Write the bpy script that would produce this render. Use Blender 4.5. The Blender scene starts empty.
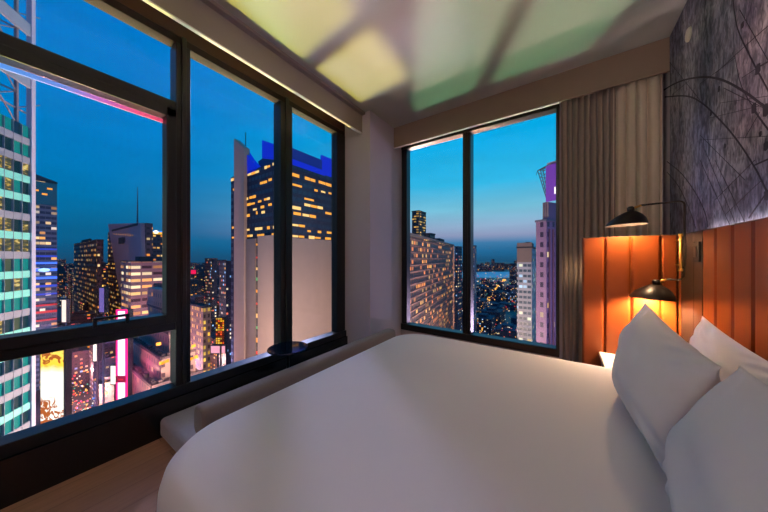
import bpy, bmesh, math, random
from mathutils import Vector, Matrix
random.seed(7)
PI = math.pi
SC = bpy.context.scene
COL = SC.collection

# ---------------------------------------------------------------- camera
EYE = 1.33                      # eye height above the bedroom floor
YAW = 0.6002
FOC = 261.1
cd = bpy.data.cameras.new('camera')
cam = bpy.data.objects.new('camera', cd)
COL.objects.link(cam)
cam.location = (0, 0, EYE)
cam.rotation_euler = (PI/2, 0, YAW)
cd.sensor_width = 36
cd.lens = FOC/768*36
cd.shift_y = 2.0/768
cd.clip_start = 0.02
cd.clip_end = 20000
SC.camera = cam

# ---------------------------------------------------------------- view
SC.view_settings.view_transform = 'Standard'
SC.view_settings.look = 'None'
SC.view_settings.gamma = 1
SC.view_settings.use_curve_mapping = False
SC.view_settings.exposure = 0.0

# ---------------------------------------------------------------- dusk sky
def srgb(r, g, b):
    f = lambda c: (c/255/12.92) if c/255 <= 0.04045 else ((c/255+0.055)/1.055)**2.4
    return (f(r), f(g), f(b), 1)

def setramp(rp, stops):
    els = rp.color_ramp.elements
    while len(els) > 1: els.remove(els[-1])
    els[0].position = stops[0][0]; els[0].color = stops[0][1]
    for p, c in stops[1:]:
        e = els.new(p); e.color = c

world = bpy.data.worlds.new('dusk_sky'); SC.world = world; world.use_nodes = True
nt = world.node_tree; N = nt.nodes; L = nt.links; N.clear()
tc = N.new('ShaderNodeTexCoord'); sp = N.new('ShaderNodeSeparateXYZ'); L.new(tc.outputs['Generated'], sp.inputs[0])
def wmath(op, a, b=None, clamp=False):
    n = N.new('ShaderNodeMath'); n.operation = op; n.use_clamp = clamp
    for i, v in enumerate((a, b)):
        if v is None: continue
        if isinstance(v, (int, float)): n.inputs[i].default_value = v
        else: L.new(v, n.inputs[i])
    return n.outputs[0]
zz = wmath('MULTIPLY_ADD', sp.outputs[2], 1.0); zz.node.inputs[2].default_value = 0.1
zcl = wmath('MAXIMUM', zz, 0.0)
rw = N.new('ShaderNodeValToRGB'); re = N.new('ShaderNodeValToRGB')
L.new(zcl, rw.inputs[0]); L.new(zcl, re.inputs[0])
# after sunset side (seen through the far window)
setramp(rw, [(0.0, srgb(20, 40, 60)), (0.095, srgb(32, 88, 126)), (0.125, srgb(36, 106, 152)), (0.155, srgb(66, 128, 174)), (0.182, srgb(146, 156, 190)), (0.215, srgb(150, 178, 208)),
             (0.275, srgb(122, 196, 222)), (0.36, srgb(52, 186, 232)), (0.50, srgb(2, 176, 236)), (1.0, srgb(0, 120, 200))])
# dark side (seen through the wide window)
setramp(re, [(0.0, srgb(10, 25, 40)), (0.095, srgb(26, 76, 112)), (0.14, srgb(10, 96, 142)), (0.25, srgb(0, 116, 172)), (0.40, srgb(0, 128, 200)), (1.0, srgb(0, 118, 212))])
az = wmath('ARCTAN2', sp.outputs[1], wmath('MULTIPLY', sp.outputs[0], -1.0))     # 0 = straight out of wide window, pi/2 = out of far window
mz = N.new('ShaderNodeMapRange'); mz.interpolation_type = 'SMOOTHSTEP'
L.new(az, mz.inputs[0]); mz.inputs[1].default_value = 0.15; mz.inputs[2].default_value = 1.15
mx = N.new('ShaderNodeMixRGB'); L.new(mz.outputs[0], mx.inputs[0]); L.new(re.outputs[0], mx.inputs[1]); L.new(rw.outputs[0], mx.inputs[2])
mp = N.new('ShaderNodeMapping'); mp.inputs['Scale'].default_value = (2.0, 2.0, 14.0); L.new(tc.outputs['Generated'], mp.inputs[0])
nz = N.new('ShaderNodeTexNoise'); nz.inputs['Scale'].default_value = 1.6; nz.inputs['Detail'].default_value = 3; L.new(mp.outputs[0], nz.inputs[0])
cl = N.new('ShaderNodeMapRange'); L.new(nz.outputs[0], cl.inputs[0]); cl.inputs[1].default_value = 0.3; cl.inputs[2].default_value = 0.7
cl.inputs[3].default_value = 0.95; cl.inputs[4].default_value = 1.06
mu = N.new('ShaderNodeVectorMath'); mu.operation = 'SCALE'; L.new(mx.outputs[0], mu.inputs[0]); L.new(cl.outputs[0], mu.inputs['Scale'])
bg = N.new('ShaderNodeBackground'); L.new(mu.outputs[0], bg.inputs[0]); bg.inputs[1].default_value = 1.0
wo = N.new('ShaderNodeOutputWorld'); L.new(bg.outputs[0], wo.inputs[0])

# ---------------------------------------------------------------- lights of the place
def light(kind, name, loc, power, color, size=0.1, target=None, angle=None, blend=0.3):
    ld = bpy.data.lights.new(name, kind); ld.energy = power; ld.color = color
    if kind == 'AREA': ld.size = size
    else: ld.shadow_soft_size = size
    if kind == 'SPOT': ld.spot_size = angle; ld.spot_blend = blend
    o = bpy.data.objects.new(name, ld); COL.objects.link(o); o.location = loc
    if target is not None:
        o.rotation_euler = (Vector(target)-Vector(loc)).to_track_quat('-Z', 'Y').to_euler()
    return o
ROOM = (-1.5, 1.2, 1.8)
# neon and screens in the street at the foot of the hotel, thrown up on the ceiling
light('SPOT', 'street_screen_yellow', (-57, 7, -118), 1.15e6, (1.0, 0.84, 0.15), 3.6, ROOM, 0.12, 0.5)
light('SPOT', 'street_screen_violet', (-84, 3, -118), 1.7e6, (0.76, 0.82, 1.0), 16, ROOM, 0.12, 0.5)
light('SPOT', 'far_street_screen', (-54, 90, -118), 1.05e6, (0.38, 1.0, 0.46), 11, (-1, 3.2, 1.8), 0.12, 0.5)
# crown floodlights of the tower opposite, reaching in through the wide window
light('SPOT', 'crown_floodlight', (-104, 76, 60), 5.8e5, (0.58, 0.58, 1.0), 9, (-.8, 1.2, .8), 0.10, 0.5)
# bedroom ceiling light behind the camera
light('AREA', 'bedroom_ceiling_light', (0.28, -1.7, 3.2), 33, (1.0, 0.83, 0.72), .8, (-0.6, 1.4, 0.4))
# glow of the avenue on the buildings
for nm, lc, pw, cc in (('avenue_glow', (-82, 46, -34), 1.0e5, (1.0, .72, .58)),
                       ('avenue_glow', (-90, 30, -92), 1.6e5, (1.0, .62, .60)), ('avenue_glow', (-48, 84, -40), 1.7e5, (1.0, .72, .60)),
                       ('avenue_glow', (-190, 20, -90), 3.0e5, (1.0, .35, .45)),
                       ('side_street_glow', (-36, 122, -60), 1.5e5, (1.0, .66, .46)), ('side_street_glow', (30, 84, -20), 6e4, (.85, .60, .95))):
    light('POINT', nm, lc, pw, cc, 1.5)

# ---------------------------------------------------------------- helpers
def ray(u, v):
    a = (u-384)/FOC; b = (258-v)/FOC
    return Vector((-math.sin(YAW)+math.cos(YAW)*a, math.cos(YAW)+math.sin(YAW)*a, b))
def on_x(u, v, X): r = ray(u, v); return r*(X/r.x)+Vector((0, 0, EYE))     # a measured direction met with a wall plane
def on_y(u, v, Y): r = ray(u, v); return r*(Y/r.y)+Vector((0, 0, EYE))

class MB:
    def __init__(s): s.v = []; s.f = []; s.m = []; s.mi = 0
    def add(s, vs, fs):
        b = len(s.v); s.v += [tuple(p) for p in vs]
        for f in fs: s.f.append([b+i for i in f]); s.m.append(s.mi)
    def box(s, x0, y0, z0, x1, y1, z1, M=None):
        p = [Vector((x, y, z)) for z in (z0, z1) for y in (y0, y1) for x in (x0, x1)]
        if M: p = [M @ q for q in p]
        s.add(p, [(0, 2, 3, 1), (4, 5, 7, 6), (0, 1, 5, 4), (2, 6, 7, 3), (0, 4, 6, 2), (1, 3, 7, 5)])
    def bar(s, a, b, r, r2=None):
        a = Vector(a); b = Vector(b); s.tube([a, b], r, 4)
    def tube(s, pts, r, n=8, caps=True):
        pts = [Vector(p) for p in pts]; rings = []
        for i, p in enumerate(pts):
            d = (pts[min(i+1, len(pts)-1)]-pts[max(i-1, 0)]).normalized()
            up = Vector((0, 0, 1)) if abs(d.z) < .9 else Vector((1, 0, 0))
            x = d.cross(up).normalized(); y = x.cross(d)
            rr = r[i] if isinstance(r, (list, tuple)) else r
            rings.append([p+x*rr*math.cos(2*PI*k/n)+y*rr*math.sin(2*PI*k/n) for k in range(n)])
        vs = [q for g in rings for q in g]; fs = []
        for i in range(len(rings)-1):
            for k in range(n):
                fs.append((i*n+k, i*n+(k+1) % n, (i+1)*n+(k+1) % n, (i+1)*n+k))
        if caps:
            fs.append(tuple(range(n))[::-1]); fs.append(tuple((len(rings)-1)*n+k for k in range(n)))
        s.add(vs, fs)
    def lathe(s, prof, n=32, M=None, close=False):
        vs = []; fs = []
        for r, z in prof:
            for k in range(n):
                p = Vector((r*math.cos(2*PI*k/n), r*math.sin(2*PI*k/n), z))
                vs.append(M @ p if M else p)
        m = len(prof)
        for i in range(m-1 if not close else m):
            j = (i+1) % m
            for k in range(n):
                fs.append((i*n+k, i*n+(k+1) % n, j*n+(k+1) % n, j*n+k))
        s.add(vs, fs)
    def prism(s, poly, ext):
        poly = [Vector(p) for p in poly]; e = Vector(ext); n = len(poly)
        fs = [tuple(range(n)), tuple(range(2*n-1, n-1, -1))]+[(i, i+n, (i+1) % n+n, (i+1) % n) for i in range(n)]
        s.add(poly+[p+e for p in poly], fs)
    def build(s, name, mats, parent=None, origin=None, smooth=False, bevel=0, seg=2):
        o3 = Vector(origin) if origin is not None else (parent_world(parent) if parent else Vector((0, 0, 0)))
        me = bpy.data.meshes.new(name)
        me.from_pydata([Vector(p)-o3 for p in s.v], [], s.f)
        if not isinstance(mats, (list, tuple)): mats = [mats]
        for m in mats: me.materials.append(m)
        for p, i in zip(me.polygons, s.m): p.material_index = i
        bm = bmesh.new(); bm.from_mesh(me); bmesh.ops.recalc_face_normals(bm, faces=bm.faces); bm.to_mesh(me); bm.free()
        if smooth:
            for p in me.polygons: p.use_smooth = True
        o = bpy.data.objects.new(name, me); COL.objects.link(o)
        if parent: o.parent = parent
        else: o.location = o3
        if bevel:
            b = o.modifiers.new('bevel', 'BEVEL'); b.width = bevel; b.segments = seg; b.limit_method = 'ANGLE'
        return o
def parent_world(p):
    v = Vector((0, 0, 0))
    while p: v += p.location; p = p.parent
    return v
def thing(name, label, cat, loc=(0, 0, 0), group=None):
    o = bpy.data.objects.new(name, None); COL.objects.link(o); o.location = loc; o.empty_display_size = .1
    return tag(o, label, cat, group)
def tag(o, label, cat, group=None):
    o['label'] = label; o['category'] = cat
    if group: o['group'] = group
    return o
def struct(o): o['kind'] = 'structure'; return o
def sempty(name, loc=(0, 0, 0)):
    o = bpy.data.objects.new(name, None); COL.objects.link(o); o.location = loc; o.empty_display_size = .1
    return struct(o)
def b1(*a):
    m = MB(); m.box(*a); return m

# ---------------------------------------------------------------- materials
MAT = {}
class NB:
    """small node helper on one material"""
    def __init__(s, name):
        s.m = bpy.data.materials.new(name); s.m.use_nodes = True; s.t = s.m.node_tree
        s.N = s.t.nodes; s.L = s.t.links; s.b = s.N['Principled BSDF']; MAT[name] = s.m
    def n(s, t, **k):
        q = s.N.new(t)
        for a, v in k.items(): setattr(q, a, v)
        return q
    def put(s, v, inp):
        if isinstance(v, (int, float)): inp.default_value = v
        elif isinstance(v, tuple): inp.default_value = v
        else: s.L.new(v, inp)
    def math(s, op, a, b=None, c=None):
        q = s.n('ShaderNodeMath', operation=op)
        for i, v in enumerate((a, b, c)):
            if v is not None: s.put(v, q.inputs[i])
        return q.outputs[0]
    def mix(s, f, a, b, mode='MIX'):
        q = s.n('ShaderNodeMixRGB', blend_type=mode)
        s.put(f, q.inputs[0]); s.put(a, q.inputs[1]); s.put(b, q.inputs[2]); return q.outputs[0]
    def noise(s, scale, detail=3, vec=None, stretch=None, dist=0):
        q = s.n('ShaderNodeTexNoise'); q.inputs['Scale'].default_value = scale; q.inputs['Detail'].default_value = detail
        q.inputs['Distortion'].default_value = dist
        if vec is None: vec = s.n('ShaderNodeTexCoord').outputs['Object']
        if stretch:
            mp = s.n('ShaderNodeMapping'); mp.inputs['Scale'].default_value = stretch; s.L.new(vec, mp.inputs[0]); vec = mp.outputs[0]
        s.L.new(vec, q.inputs[0]); return q.outputs[0]
    def ramp(s, f, stops):
        q = s.n('ShaderNodeValToRGB'); s.L.new(f, q.inputs[0]); setramp(q, stops); return q.outputs[0]
    def bump(s, h, strength=.2, dist=.01):
        q = s.n('ShaderNodeBump'); q.inputs['Strength'].default_value = strength; q.inputs['Distance'].default_value = dist
        s.L.new(h, q.inputs['Height']); s.L.new(q.outputs[0], s.b.inputs['Normal'])

def mat(name, col, rough=.6, metal=0, var=.12, scale=8, bump=0, bscale=60, emit=None, es=0, spec=None, sheen=0, stretch=None, coat=0):
    q = NB(name)
    c = srgb(*col)
    nv = q.noise(scale, 4, stretch=stretch)
    lo = tuple(x*(1-var) for x in c[:3])+(1,); hi = tuple(min(1, x*(1+var)) for x in c[:3])+(1,)
    q.L.new(q.mix(nv, lo, hi), q.b.inputs['Base Color'])
    q.b.inputs['Roughness'].default_value = rough; q.b.inputs['Metallic'].default_value = metal
    if spec is not None: q.b.inputs['Specular IOR Level'].default_value = spec
    if sheen: q.b.inputs['Sheen Weight'].default_value = sheen
    if coat: q.b.inputs['Coat Weight'].default_value = coat
    if bump: q.bump(q.noise(bscale, 3, stretch=stretch), bump, .01)
    if emit: q.b.inputs['Emission Color'].default_value = srgb(*emit); q.b.inputs['Emission Strength'].default_value = es
    return q.m

def facade(name, wall, glass, bw, bh, ww, wh, p, strength, lits, seed=0, rowp=.5, rough=.35, cluster=6):
    q = NB(name)
    t = q.n('ShaderNodeTexCoord'); s1 = q.n('ShaderNodeSeparateXYZ'); q.L.new(t.outputs['Object'], s1.inputs[0])
    s2 = q.n('ShaderNodeSeparateXYZ'); q.L.new(t.outputs['Normal'], s2.inputs[0])
    side = q.math('GREATER_THAN', q.math('ABSOLUTE', s2.outputs[1]), .6)
    vert = q.math('LESS_THAN', q.math('ABSOLUTE', s2.outputs[2]), .6)
    h = q.math('ADD', q.math('MULTIPLY', s1.outputs[0], side), q.math('MULTIPLY', s1.outputs[1], q.math('SUBTRACT', 1.0, side)))
    u = q.math('ADD', q.math('DIVIDE', h, bw), 200.13); v = q.math('ADD', q.math('DIVIDE', s1.outputs[2], bh), 200.03)
    fu = q.math('FRACT', u); fv = q.math('FRACT', v); iu = q.math('FLOOR', u); iv = q.math('FLOOR', v)
    mk = q.math('MULTIPLY', q.math('LESS_THAN', q.math('ABSOLUTE', q.math('SUBTRACT', fu, .5)), ww/2),
                q.math('LESS_THAN', q.math('ABSOLUTE', q.math('SUBTRACT', fv, .5)), wh/2))
    mk = q.math('MULTIPLY', mk, vert)
    cv = q.n('ShaderNodeCombineXYZ'); q.L.new(iu, cv.inputs[0]); q.L.new(iv, cv.inputs[1]); q.put(q.math('ADD', side, seed*3.1), cv.inputs[2])
    wn = q.n('ShaderNodeTexWhiteNoise'); q.L.new(cv.outputs[0], wn.inputs[0])
    cr = q.n('ShaderNodeCombineXYZ'); q.L.new(q.math('FLOOR', q.math('DIVIDE', u, cluster)), cr.inputs[0]); q.L.new(iv, cr.inputs[1]); cr.inputs[2].default_value = seed+.7
    wr = q.n('ShaderNodeTexWhiteNoise'); q.L.new(cr.outputs[0], wr.inputs[0])
    pr = q.math('MULTIPLY', p, q.math('ADD', 1-rowp, q.math('MULTIPLY', wr.outputs[0], 2*rowp)))
    lit = q.math('LESS_THAN', wn.outputs[0], pr)
    sc = q.n('ShaderNodeSeparateXYZ'); q.L.new(wn.outputs[1], sc.inputs[0])
    n_ = len(lits)
    lc = q.ramp(sc.outputs[1], [(i/n_, srgb(*c)) for i, c in enumerate(lits)]); lc.node.color_ramp.interpolation = 'CONSTANT'
    nv = q.noise(.12, 4); w0 = srgb(*wall)
    wc = q.mix(nv, tuple(x*.8 for x in w0[:3])+(1,), tuple(min(1, x*1.2) for x in w0[:3])+(1,))
    q.L.new(q.mix(mk, wc, srgb(*glass)), q.b.inputs['Base Color'])
    q.L.new(q.math('SUBTRACT', .8, q.math('MULTIPLY', mk, .8-rough)), q.b.inputs['Roughness'])
    q.L.new(lc, q.b.inputs['Emission Color'])
    q.L.new(q.math('MULTIPLY', q.math('MULTIPLY', mk, lit), q.math('MULTIPLY', strength, q.math('ADD', .35, sc.outputs[2]))), q.b.inputs['Emission Strength'])
    return q.m

def emitm(name, col, s):
    q = NB(name); q.b.inputs['Base Color'].default_value = srgb(*[c*.5 for c in col])
    q.b.inputs['Emission Color'].default_value = srgb(*col); q.b.inputs['Emission Strength'].default_value = s
    return q.m

mat('black_metal', (24, 24, 26), .35, .0, spec=.5, bump=.03)
mat('black_ledge', (16, 17, 20), .22, spec=.6)
mat('head_beige', (54, 46, 40), .7, spec=.2)
mat('pocket_brown', (74, 40, 26), .5)
mat('wall_paint', (196, 184, 192), .85, bump=.04, bscale=150, var=.03)
mat('ceiling_paint', (184, 184, 178), .75, bump=.02, bscale=120, var=.02)
mat('fascia_paint', (150, 136, 130), .7, var=.03, bump=.03, bscale=120)
mat('valance_paint', (150, 126, 108), .7, var=.05, bump=.03, bscale=120)
mat('trim_white', (235, 228, 225), .5)
mat('linen', (214, 207, 208), .9, var=.02, scale=3, bump=.12, bscale=5, sheen=.2)
mat('pillow_cotton', (216, 212, 218), .9, var=.02, bump=.22, bscale=7, sheen=.2)
mat('bench_fabric', (128, 110, 102), .9, var=.1, scale=60, bump=.2, bscale=300, sheen=.3)
mat('bench_weave', (158, 148, 150), .9, var=.1, scale=60, bump=.2, bscale=300, sheen=.3)
mat('bed_base_fabric', (70, 64, 62), .9, bump=.2, bscale=200)
mat('lamp_black', (40, 32, 28), .32, metal=.3, bump=.03, bscale=300)
mat('shade_inner', (240, 232, 220), .5)
mat('brass', (226, 176, 84), .35, .55)
mat('nightstand_top', (232, 224, 214), .4)
mat('nightstand_wood', (80, 48, 30), .5, stretch=(1, 1, 12))
mat('table_gloss', (52, 58, 84), .05, metal=.8)
mat('switch_black', (12, 10, 10), .6, spec=.2)
mat('sprinkler_white', (205, 198, 185), .4)
mat('mural_line', (44, 40, 56), .8)
mat('drape_taupe', (160, 140, 126), .9, var=.08, scale=40, bump=.15, bscale=260, sheen=.3, stretch=(1, 1, .3))
mat('drape_cream', (212, 192, 168), .9, var=.06, scale=40, bump=.15, bscale=260, sheen=.3, stretch=(1, 1, .3))
q = NB('leather')
g1 = q.noise(3, 3, stretch=(1, 1, .4)); base = q.mix(g1, srgb(120, 52, 9), srgb(136, 62, 11))
q.L.new(base, q.b.inputs['Base Color']); q.b.inputs['Roughness'].default_value = .42
q.bump(q.noise(160, 3), .08, .003)
q = NB('floor_wood')
t = q.n('ShaderNodeTexCoord'); mp = q.n('ShaderNodeMapping'); mp.inputs['Rotation'].default_value = (0, 0, PI/2); q.L.new(t.outputs['Object'], mp.inputs[0])
br = q.n('ShaderNodeTexBrick'); q.L.new(mp.outputs[0], br.inputs[0]); br.inputs['Scale'].default_value = 1
br.inputs['Brick Width'].default_value = 1.3; br.inputs['Row Height'].default_value = .16; br.inputs['Mortar Size'].default_value = .002
br.inputs['Color1'].default_value = srgb(196, 146, 116); br.inputs['Color2'].default_value = srgb(176, 128, 100); br.inputs['Mortar'].default_value = srgb(104, 78, 60)
gr = q.noise(5, 6, stretch=(9, .7, 1), dist=.6)
q.L.new(q.mix(gr, br.outputs[0], srgb(150, 106, 82), 'MIX'), q.b.inputs['Base Color']); q.b.inputs['Roughness'].default_value = .45
# mural: mottled violet grey print
q = NB('mural_print')
t = q.n('ShaderNodeTexCoord')
a = q.noise(1.3, 6, dist=1.2); b = q.noise(14, 8, stretch=(1, 1.6, .7), dist=1.0); c = q.noise(34, 5, stretch=(1, 2.4, .5), dist=1.5)
base = q.ramp(a, [(0.25, srgb(92, 98, 138)), (0.5, srgb(138, 138, 160)), (0.75, srgb(188, 184, 192))])
sp1 = q.ramp(b, [(0.38, srgb(96, 96, 110)), (0.60, srgb(255, 255, 255))])
sp2 = q.ramp(c, [(0.36, srgb(120, 118, 140)), (0.52, srgb(255, 255, 255))])
o = q.mix(.75, base, sp1, 'MULTIPLY'); o = q.mix(.7, o, sp2, 'MULTIPLY')
q.L.new(o, q.b.inputs['Base Color']); q.b.inputs['Roughness'].default_value = .8
# window glass: clear sheet with a weak mirror
q = NB('window_glass')
q.N.remove(q.b)
tr = q.n('ShaderNodeBsdfTransparent'); tr.inputs[0].default_value = (.95, .97, .98, 1)
gl = q.n('ShaderNodeBsdfGlossy'); gl.inputs['Roughness'].default_value = .01; gl.inputs[0].default_value = (.8, .85, .9, 1)
fr = q.n('ShaderNodeFresnel'); fr.inputs[0].default_value = 1.3
ms = q.n('ShaderNodeMixShader'); q.L.new(q.math('MULTIPLY', fr.outputs[0], .4), ms.inputs[0]); q.L.new(tr.outputs[0], ms.inputs[1]); q.L.new(gl.outputs[0], ms.inputs[2])
q.L.new(ms.outputs[0], q.N['Material Output'].inputs[0])

WARM = [(255, 176, 60), (255, 196, 90), (255, 150, 40), (255, 214, 140)]
MIXED = [(255, 176, 60), (255, 210, 130), (255, 120, 80), (150, 200, 255), (255, 230, 190)]

# ================================================================ ROOM SHELL
XG = -2.53; XB = -2.45; XS = -2.19; XC = -2.06; YC = 2.69; XR = .77; YV = 3.26; YG = 3.50; ZC = 3.245; YB = -2.8
struct(b1(-2.7, YB-.1, -.15, XR+.1, 3.62, 0).build('floor', MAT['floor_wood']))
struct(b1(-2.7, YB-.1, ZC, XR+.1, 3.62, ZC+.15).build('ceiling', MAT['ceiling_paint']))
struct(b1(XR, YB-.1, 0, XR+.1, 3.62, ZC).build('wall_right', MAT['wall_paint']))
struct(b1(-2.7, YB-.1, 0, XR, YB, ZC).build('wall_back', MAT['wall_paint']))
# wide window wall: pier behind the camera, black base panel, lintel, corner pier
wl = sempty('wall_left')
b1(-2.7, YB, 0, XB, -.9, ZC).build('pier', MAT['wall_paint'], wl)
b1(-2.7, -.9, 0, XB, YC, .255).build('base_panel', MAT['black_ledge'], wl)
b1(-2.68, -.9, 3.08, -2.50, YC, ZC).build('lintel', MAT['pocket_brown'], wl)
b1(-2.7, YC, 0, XC, 3.62, ZC).build('corner_pier', MAT['wall_paint'], wl)
# far wall round its window
wf = sempty('wall_far')
m = MB(); m.box(XC, YG-.03, 0, XR, 3.62, .235); m.box(XC, YG-.03, 3.06, XR, 3.62, ZC); m.box(-.03, YG-.03, .235, XR, 3.62, 3.06)
m.build('wall_panel', MAT['wall_paint'], wf)
# fascia boards hiding the blind pockets
t1 = sempty('trim_1')
b1(XS-.025, YB, 2.985, XS, YC, ZC-.03).build('fascia_board', MAT['fascia_paint'], t1)
b1(XS-.028, YB, 2.975, XS+.003, YC, 2.985).build('edge_strip', MAT['trim_white'], t1)
b1(XS-.06, YB, ZC-.03, XS+.05, YC, ZC).build('ceiling_bead', MAT['fascia_paint'], t1)
t2 = sempty('trim_2')
b1(XC+.004, YV, 2.953, XR, YV+.025, ZC).build('fascia_board', MAT['valance_paint'], t2)
b1(XC+.004, YV-.003, 2.945, -.03, YV+.028, 2.953).build('edge_strip', MAT['trim_white'], t2)

# ---------------------------------------------------------------- wide window
BK = MAT['black_metal']; GL = MAT['window_glass']
w1 = sempty('window_1', (XG, 0, .255))
fx0, fx1 = -2.60, -2.495
def fbx(y0, z0, y1, z1, name, mt=BK, x0=fx0, x1=fx1, par=w1, bev=.004):
    return b1(x0, y0, z0+EYE, x1, y1, z1+EYE).build(name, mt, par, bevel=bev)
fbx(-.9, -1.075, YC, -1.0, 'bottom_rail', x1=-2.47)
fbx(-.9, 1.69, YC, 1.75, 'head_rail', MAT['head_beige'], x1=-2.50)
fbx(2.53, -1.0, YC, 1.69, 'jamb')
fbx(-.9, -1.0, -.8, 1.69, 'jamb')
m = MB()
m.box(-2.62, .765, -1.0+EYE, -2.49, .862, 1.69+EYE); m.box(-2.49, .80, -1.0+EYE, -2.475, .83, 1.75+EYE)
m.build('mullion', BK, w1, bevel=.004)
m = MB()
m.box(-2.62, 1.68, -1.0+EYE, -2.49, 1.828, 1.69+EYE); m.box(-2.49, 1.735, -1.0+EYE, -2.475, 1.775, 1.75+EYE)
m.build('mullion', BK, w1, bevel=.004)
fbx(-.8, 1.15, .765, 1.222, 'transom')
fbx(-.8, -.56, .765, -.50, 'transom')
sh = fbx(-.8, 1.085, .765, 1.15, 'sash_rail', x1=-2.48)
m = MB(); m.box(-2.58, .703, -.50+EYE, -2.48, .765, 1.15+EYE); m.build('sash_stile', BK, w1, bevel=.004)
fbx(-.8, -.50, .703, -.432, 'sash_rail', x1=-2.48)
hd = b1(-2.48, .325, EYE-.398, -2.455, .495, EYE-.383); hd.box(-2.48, .325, EYE-.45, -2.462, .343, EYE-.383); hd.box(-2.48, .477, EYE-.45, -2.462, .495, EYE-.383)
hd.build('sash_handle', BK, w1, bevel=.002)
for y0, z0, y1, z1 in ((-.8, 1.222, .765, 1.69), (-.8, -.432, .703, 1.085), (-.8, -1.0, .765, -.56), (.862, -1.0, 1.68, 1.69), (1.828, -1.0, 2.53, 1.69)):
    b1(XG-.003, y0-.01, z0-.01+EYE, XG+.003, y1+.01, z1+.01+EYE).build('glass_pane', GL, w1)
# sign light caught by the outer frame reveal, imitated by a glowing strip
q = NB('reveal_glow_gradient')
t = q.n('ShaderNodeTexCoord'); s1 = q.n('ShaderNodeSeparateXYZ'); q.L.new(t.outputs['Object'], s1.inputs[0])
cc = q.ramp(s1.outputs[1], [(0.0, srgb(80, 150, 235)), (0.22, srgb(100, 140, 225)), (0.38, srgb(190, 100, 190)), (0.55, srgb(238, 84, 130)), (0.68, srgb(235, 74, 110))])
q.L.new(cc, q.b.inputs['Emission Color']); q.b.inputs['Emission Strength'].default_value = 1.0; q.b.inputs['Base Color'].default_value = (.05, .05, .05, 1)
o = b1(-2.575, -.6, 1.052+EYE, -2.56, .703, 1.078+EYE).build('reveal_glow', q.m, origin=(-2.565, 0, 1.065+EYE))
tag(o, 'painted glow of blue to pink sign light under the upper crossbar, wide window', 'light')

# ---------------------------------------------------------------- far window
w2 = sempty('window_2', (-1.04, YG, .24))
def gbx(x0, z0, x1, z1, name, y0=3.455, y1=3.58, mt=BK):
    return b1(x0, y0, z0+EYE, x1, y1, z1+EYE).build(name, mt, w2, bevel=.004)
gbx(-2.045, -1.09, -.03, -1.0, 'bottom_rail', y0=3.44)
gbx(-2.045, 1.66, -.03, 1.725, 'head_rail')
gbx(-2.045, -1.0, -1.955, 1.66, 'jamb', y0=3.47)
gbx(-.062, -1.0, -.03, 1.66, 'jamb', y0=3.44)
m = MB(); m.box(-1.10, 3.46, -1.0+EYE, -.995, 3.6, 1.66+EYE); m.box(-1.065, 3.445, -1.0+EYE, -1.03, 3.46, 1.66+EYE); m.build('mullion', BK, w2, bevel=.004)
for x0, x1 in ((-1.955, -1.10), (-.995, -.062)):
    b1(x0-.01, YG+.02, -1.01+EYE, x1+.01, YG+.026, 1.67+EYE).build('glass_pane', GL, w2)

# ================================================================ CITY  (street far below the room)
GZ = -124.0
def ground_pos(px, dist): r = ray(px, 258); return r*dist
q = NB('street_ground')
a = q.noise(.02, 6); q.L.new(q.ramp(a, [(.3, srgb(30, 34, 48)), (.7, srgb(58, 52, 60))]), q.b.inputs['Base Color'])
m = MB(); m.add([(-9000, -3000, GZ), (3000, -3000, GZ), (3000, 9000, GZ), (-9000, 9000, GZ)], [(0, 1, 2, 3)])
struct(m.build('ground', q.m))
mat('river_water', (150, 190, 205), .35, spec=1.0)
def corner_tower(name, label, cat, pc, dist, pl, pr, top, mats, group=None, z0=GZ, parent=None, minw=6):
    """box with its near corner in direction pc, its street face running left to pl and its side running away to pr"""
    r = ray(pc, 258); P = r*dist
    rl = ray(pl, 258); xl = min(P.y*rl.x/rl.y, P.x-minw)
    rr = ray(pr, 258); yr = max(P.x*rr.y/rr.x, P.y+minw)
    zt = EYE+(258-top)/FOC*dist
    return P, xl, yr, zt
def tower(name, label, pc, dist, pl, pr, top, m_, roofm, group=None, extras=None, minw=6):
    P, xl, yr, zt = corner_tower(name, label, 'building', pc, dist, pl, pr, top, m_, minw=minw)
    e = thing(name, label, 'building', (P.x, P.y, GZ), group)
    b1(xl, P.y, GZ, P.x, yr, zt).build('wall', m_, e)
    rf = MB(); rf.box(xl-.4, P.y-.4, zt, P.x+.4, P.y, zt+1.0); rf.box(P.x, P.y, zt, P.x+.4, yr, zt+1.0)
    rf.box(xl-.4, yr, zt, P.x+.4, yr+.4, zt+1.0); rf.box(xl-.4, P.y, zt, xl, yr, zt+1.0); rf.box(xl, P.y, zt, P.x, yr, zt+.3)
    rf.build('parapet', roofm, e)
    if extras != 'plain':
        w = P.x-xl; d = yr-P.y
        b1(xl+w*.3, P.y+d*.3, zt, xl+w*.65, P.y+d*.7, zt+min(5, .12*max(w, d)+2)).build('rooftop_plant_room', roofm, e)
    return e, P, xl, yr, zt
mat('roof_dark', (52, 52, 62), .8)
mat('concrete_pink', (172, 150, 136), .85, var=.08, scale=.3)
mat('concrete_dim', (136, 120, 112), .85, var=.08, scale=.3)
mat('tower_navy', (34, 42, 62), .3, spec=.6)
mat('tower_grey', (92, 92, 110), .6)
mat('blue_flood_glow', (10, 20, 150), .6, emit=(10, 40, 215), es=.62)  # emission stands for blue floodlighting on the crown walls
mat('blue_flood_glow_dim', (20, 30, 90), .6, emit=(14, 40, 150), es=.42)  # weaker floodlighting, likewise put into the emission colour
emitm('lit_amber', (255, 168, 52), 1.15); emitm('lit_warm', (255, 205, 120), 1.2); emitm('lit_white', (255, 245, 230), 1.6)
emitm('lit_cyan', (130, 240, 225), .5)

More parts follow.
